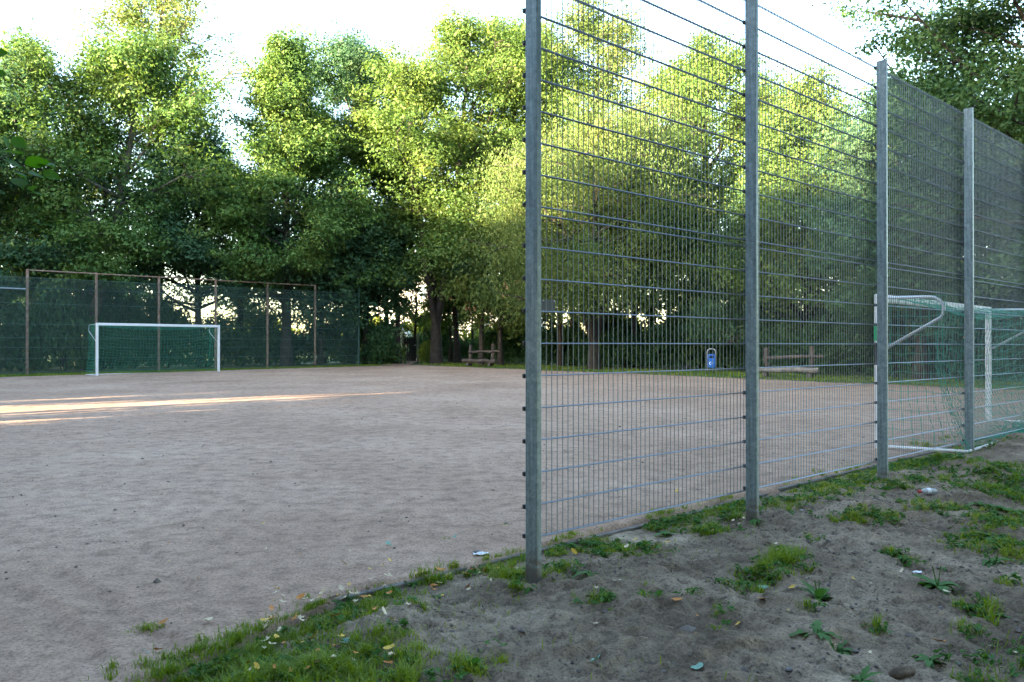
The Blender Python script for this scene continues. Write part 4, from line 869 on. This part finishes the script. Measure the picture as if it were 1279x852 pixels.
# ------------------------------------------------------------------ weeds, fallen leaves, stones, litter
def strap_leaf(L, Wd, az, el, curl, n=6, wave=0.0):
    V = []; F = []
    for i in range(n + 1):
        u = i / n; e = el - curl * u; 
        if i == 0: p = np.zeros(3); 
        else: p = p + np.array([math.cos(az) * math.cos(e), math.sin(az) * math.cos(e), math.sin(e)]) * L / n
        w = Wd * .5 * math.sin(math.pi * min(.97, max(.04, u ** .75))) * (1 + wave * (1 if i % 2 else -1)); sd = np.array([-math.sin(az), math.cos(az), 0])
        V += [p - sd * w + np.array([0, 0, w * .35]), p, p + sd * w + np.array([0, 0, w * .35])]
    for i in range(n):
        a = 3 * i; F += [(a, a + 1, a + 4, a + 3), (a + 1, a + 2, a + 5, a + 4)]
    return np.array(V), np.array(F)
def weed(u, v, size, nl, label, wave=0., el=.6, flower=False, wide=.3):
    x, y, z = at(u, v); w = empty("weed", (x, y, z - .004)); tag(w, label, "weed", "weeds growing on the sandy bank")
    rr = np.random.default_rng(int(u * 7 + v))
    MB().tube([(0, 0, -.01), (0.003, 0, size * .16)], .004, 5).build("stem", L_WEED, w)
    for k in range(nl):
        L = size * rr.uniform(.55, 1.1); V, F = strap_leaf(L, L * wide * rr.uniform(.8, 1.3), k * 2.4 + rr.normal(0, .3), el * rr.uniform(.3, 1.3), rr.uniform(.4, 1.5), 6, wave)
        link("leaf", npmesh("leaf", V, F, L_WEED, True), w, (0, 0, .004))
    if flower:
        for k in range(2):
            a = rr.uniform(0, 6.28); MB().tube([(0, 0, 0), (.15 * size * math.cos(a), .15 * size * math.sin(a), size * .7)], [.0025, .0035], 5).build("flower_stalk", L_WEED, w)
    return w
weed(590, 838, .13, 16, "bushy green weed at the bottom edge left of the tall end post", .2, .9, False, .35)
weed(1022, 748, .15, 9, "dock weed with broad grey green leaves right of the large grass tuft", .05, .8, True, .38)
weed(1020, 790, .15, 14, "jagged spreading weed in the lower part of the bank", .35, .35, False, .22)
weed(1045, 812, .14, 14, "second jagged weed just below and right of the first", .35, .35, False, .24)
weed(1170, 732, .17, 10, "broad leaved weed near the right side below the grass strip", .05, .5, True, .36)
weed(1160, 825, .12, 9, "small leafy weed near the bottom right corner", .2, .5)
weed(1075, 850, .12, 8, "weed cut by the bottom edge right of the middle of the bank", .2, .6)
weed(1205, 658, .16, 14, "flat leafy weed below the plastic bottle", .15, .3, False, .32)
weed(1240, 668, .18, 16, "wide leafy weed at the right edge below the bottle", .15, .3, False, .34)
weed(1235, 700, .16, 12, "leafy weed at the right edge above the broad leaved weed", .15, .4, False, .3)
weed(1262, 640, .18, 14, "large leafy weed among the grass at the right edge", .1, .5, False, .34)
weed(1225, 632, .15, 12, "leafy weed among the grass right of the bottle", .1, .5, False, .3)
weed(1180, 712, .05, 6, "tiny weed seedling above the broad leaved weed", .1, .4)
weed(945, 655, .13, 8, "weed at the foot of the second fence post", .1, .6)
weed(830, 668, .12, 9, "weed at the right end of the grass under the first panel", .1, .6)
weed(735, 715, .12, 8, "weed right of the tall end post foot", .2, .6)
weed(755, 752, .09, 8, "small upright weed right of the stick on the bank", .1, 1.0)
weed(1105, 610, .15, 10, "light leafy weed at the foot of the third fence post", .1, .6, False, .34)
weed(1010, 620, .13, 9, "leafy weed on the grass strip between second and third posts", .1, .5)
weed(545, 745, .07, 6, "little green weed among the fallen leaves by the kerb", .1, .6)
weed(1250, 770, .08, 7, "small weed beside the tall grass tuft at bottom right", .1, .6)

def leaf_outline(kind, r):
    if kind == 'maple':
        pts = []
        for k in range(5):
            a = math.radians(-130 + 65 * k + 0); R_ = [.62, .85, 1.0, .85, .62][k]; pts.append((a, R_))
            if k < 4: pts.append((a + math.radians(32), .42))
        P = [(0, 0)] + [(R_ * math.cos(a), R_ * math.sin(a)) for a, R_ in pts]
    else:
        P = [(-.1, 0)] + [(-.9 * math.cos(a), .42 * math.sin(a)) for a in np.linspace(.2, math.pi, 6)][0:] + [(-.9 * math.cos(a), .42 * math.sin(a)) for a in np.linspace(math.pi, 2 * math.pi - .2, 6)][1:]
    return P
def fallen_mesh(kind, curl, m, seed):
    r = np.random.default_rng(seed); P = leaf_outline(kind, r); V = [(0, 0, 0.02)]
    for (a, b) in P[1:]: V.append((a, b, curl * (b * b * 1.1 + .4 * a * a) + r.normal(0, .05)))
    F = [(0, i, i + 1) for i in range(1, len(V) - 1)] + ([(0, len(V) - 1, 1)] if kind != 'maple' else [])
    me = npmesh("fallen_leaf", V, np.array(F), m)
    return me
FL = {}
for nm, m in (("yellow", M_YLEAF), ("orange brown", M_OLEAF), ("pale tan", M_BLEAF), ("grey green", M_GLEAF)):
    FL[nm] = [fallen_mesh('maple', .35, m, 1), fallen_mesh('oval', .55, m, 2), fallen_mesh('oval', .9, m, 3)]
rr = np.random.default_rng(77)
def drop(u, v, nm, size, where, kind=None, label=None, group=True):
    x, y, z = at(u, v); me = FL[nm][kind if kind is not None else int(rr.integers(0, 3))]
    o = link("fallen_leaf", me, None, (x, y, z + .012 + size * .12 + (.03 if 'grass' in where else 0)), (rr.normal(0, .3), rr.normal(0, .3), rr.uniform(0, 6.28)), (size,) * 3)
    tag(o, label or f"small {nm} fallen leaf {where}", "leaf", f"{nm} fallen leaves {where}" if group else None)
def scatter(n, poly, where, sizes, kinds):
    for _ in range(n):
        a, b, c, w = poly; u = rr.uniform(a[0], b[0]); k = (u - a[0]) / (b[0] - a[0]); v = a[1] + (b[1] - a[1]) * k + rr.normal(0, w)
        drop(u, min(v, 850), str(rr.choice(kinds)), rr.uniform(*sizes), where)
scatter(48, ((330, 790), (500, 735), None, 22), "on the grass at the pitch corner", (.018, .038), ["yellow", "orange brown", "pale tan", "pale tan"])
scatter(24, ((300, 840), (520, 800), None, 20), "in the thick grass at the bottom edge", (.018, .038), ["yellow", "orange brown", "pale tan"])
scatter(28, ((500, 742), (652, 700), None, 10), "by the edging left of the tall end post", (.018, .038), ["yellow", "orange brown", "pale tan"])
scatter(18, ((680, 700), (960, 650), None, 14), "on the grass under the first fence panel", (.015, .032), ["yellow", "orange brown", "pale tan"])
scatter(18, ((720, 780), (1270, 760), None, 40), "on the bare sand of the bank", (.011, .028), ["yellow", "orange brown", "pale tan", "pale tan"])
scatter(22, ((60, 740), (520, 640), None, 45), "on the open cinder pitch", (.008, .018), ["pale tan", "orange brown", "yellow"])
for (u, v, nm, sz, lb, kd) in [(483, 681, "grey green", .05, "large grey green maple leaf lying on the pitch left of the edging", 0), (567, 674, "grey green", .04, "smaller grey green leaf on the pitch near the tall end post", 0), (741, 830, "grey green", .05, "grey green maple leaf lying on the sand at the bottom", 0), (845, 752, "orange brown", .035, "bright orange leaf on the sand in the middle of the bank", 1), (951, 749, "orange brown", .035, "flat orange leaf on the sand below the large grass tuft", 1), (1173, 805, "orange brown", .035, "reddish orange curled leaf near the bottom right", 2), (584, 720, "yellow", .045, "brightest yellow leaf beside the edging left of the end post", 0), (735, 678, "yellow", .045, "yellow leaf on the grass under the first fence panel start", 0), (260, 778, "pale tan", .035, "pale curled leaf standing on the pitch at the lower left", 2), (205, 780, "orange brown", .03, "small brown leaf beside the pitch grass tuft", 1), (200, 815, "orange brown", .03, "brown curled leaf at the lower left of the pitch", 2), (183, 818, "grey green", .03, "grey green leaf at the lower left of the pitch", 0), (968, 681, "pale tan", .03, "pale leaf on the sand left of the grass tuft strip", 1), (845, 615, "yellow", .03, "yellow leaf caught under the first fence panel", 1), (330, 795, "pale tan", .04, "large pale leaf on the thick grass", 0), (430, 805, "grey green", .045, "grey green leaf in the thick grass at the corner", 0), (870, 838, "grey green", .045, "grey slate coloured leaf on the sand at the bottom", 1), (1182, 742, "pale tan", .03, "pinkish pale scrap of leaf by the broad leaved weed", 1), (770, 726, "pale tan", .03, "pale leaf on the sand above the stick", 1)]:
    drop(u, v, nm, sz, "", kd, lb, False)
STM = []
for k in range(4):
    b = MB(); bmesh.ops.create_icosphere(b.bm, subdivisions=2, radius=1); rs = np.random.default_rng(k)
    ax = rs.normal(size=(6, 3))
    for v in b.bm.verts: 
        f = 1 + .18 * sum(math.sin(3 * v.co.dot(Vector(a)) + i) for i, a in enumerate(ax)) / 3; v.co = Vector((v.co.x * f * 1.2, v.co.y * f, v.co.z * f * .6))
    STM.append(b.mesh("stone", M_STONE, True))
for i in range(24):
    u, v = (rr.uniform(700, 1275), rr.uniform(690, 848)) if i < 12 else (rr.uniform(20, 640), rr.uniform(540, 800))
    x, y, z = at(u, v); sz = rr.gamma(2, .0035) + .004
    o = link("stone", STM[i % 4], None, (x, y, z + sz * .15), (0, 0, rr.uniform(0, 6.28)), (sz,) * 3)
    tag(o, "small dark stone lying on the sandy bank" if i < 12 else "small dark stone lying on the cinder pitch", "stone", "stones on the bank" if i < 12 else "stones on the pitch")
x, y, z = at(1125, 842); o = link("clod", STM[1], None, (x, y, z + .01), (0, 0, .3), (.06, .04, .04)); o.data = STM[1].copy(); o.data.materials[0] = M_BANK; tag(o, "dark clod of earth at the bottom edge of the bank", "clod")
x, y, z = at(1158, 619); bt = empty("plastic_bottle", (x, y, z + .024), math.radians(8)); bt.scale = (.85, .85, .85); tag(bt, "crushed clear plastic bottle with a red cap lying on the bank", "bottle")
MB().tube([(-.075, 0, 0), (-.055, 0, 0.004), (-.03, 0, .004), (0, 0, 0), (.03, 0, .002), (.06, 0, -.002), (.085, 0, -.002), (.10, 0, -.004)], [.013, .022, .033, .034, .030, .034, .033, .026], 12).build("body", M_BOTTLE, bt, smooth=True)
MB().tube([(-.108, 0, 0), (-.077, 0, 0)], .018, 10).build("cap", M_RED, bt)
MB().tube([(-.015, 0, .001), (.03, 0, .002)], .0352, 12, caps=False).build("paper_label", M_LITTER, bt)
for (u, v, s_, lb, ang) in [(601, 693, .055, "crumpled pale wrapper on the pitch left of the end post", .2), (1145, 716, .035, "flat pale scrap on the sand above the broad leaved weed", .1), (952, 735, .045, "pale green flat scrap beside the grass tuft", .5), (1001, 638, .02, "tiny white scrap at the fence foot", .3)]:
    x, y, z = at(u, v); V = []; n = 5
    for i in range(n + 1):
        for j in range(4): V.append(((i / n - .5) * 2, (j / 3 - .5), .12 * math.sin(i * 1.9 + j) + .1 * rr.random()))
    F = [(i * 4 + j, i * 4 + j + 1, i * 4 + j + 5, i * 4 + j + 4) for i in range(n) for j in range(3)]
    tag(link("litter", npmesh("litter", V, np.array(F), M_GLEAF if "green" in lb else M_LITTER), None, (x, y, z + .01), (0, 0, ang), (s_,) * 3), lb, "litter")
for (pts, lb, rad) in [([(690, 722), (705, 728), (722, 727), (745, 727)], "long dead stick at the foot of the tall end post", .009), ([(731, 747), (742, 745), (753, 741)], "short dead stick on the sand right of the end post", .006), ([(640, 744), (655, 741)], "short twig left of the end post foot", .005), ([(412, 747), (424, 743)], "short brown twig lying by the edging", .006)]:
    tb = MB(); q = [at(*p) for p in pts]; c0 = Vector(q[len(q) // 2]); tb.tube([Vector((a, b, c + rad * .6)) - c0 for a, b, c in q], [rad * (1 - .12 * i) for i in range(len(q))], 6)
    tag(tb.build("stick", M_TWIG, None, loc=c0), lb, "stick")
# the sky is the world's Nishita sky
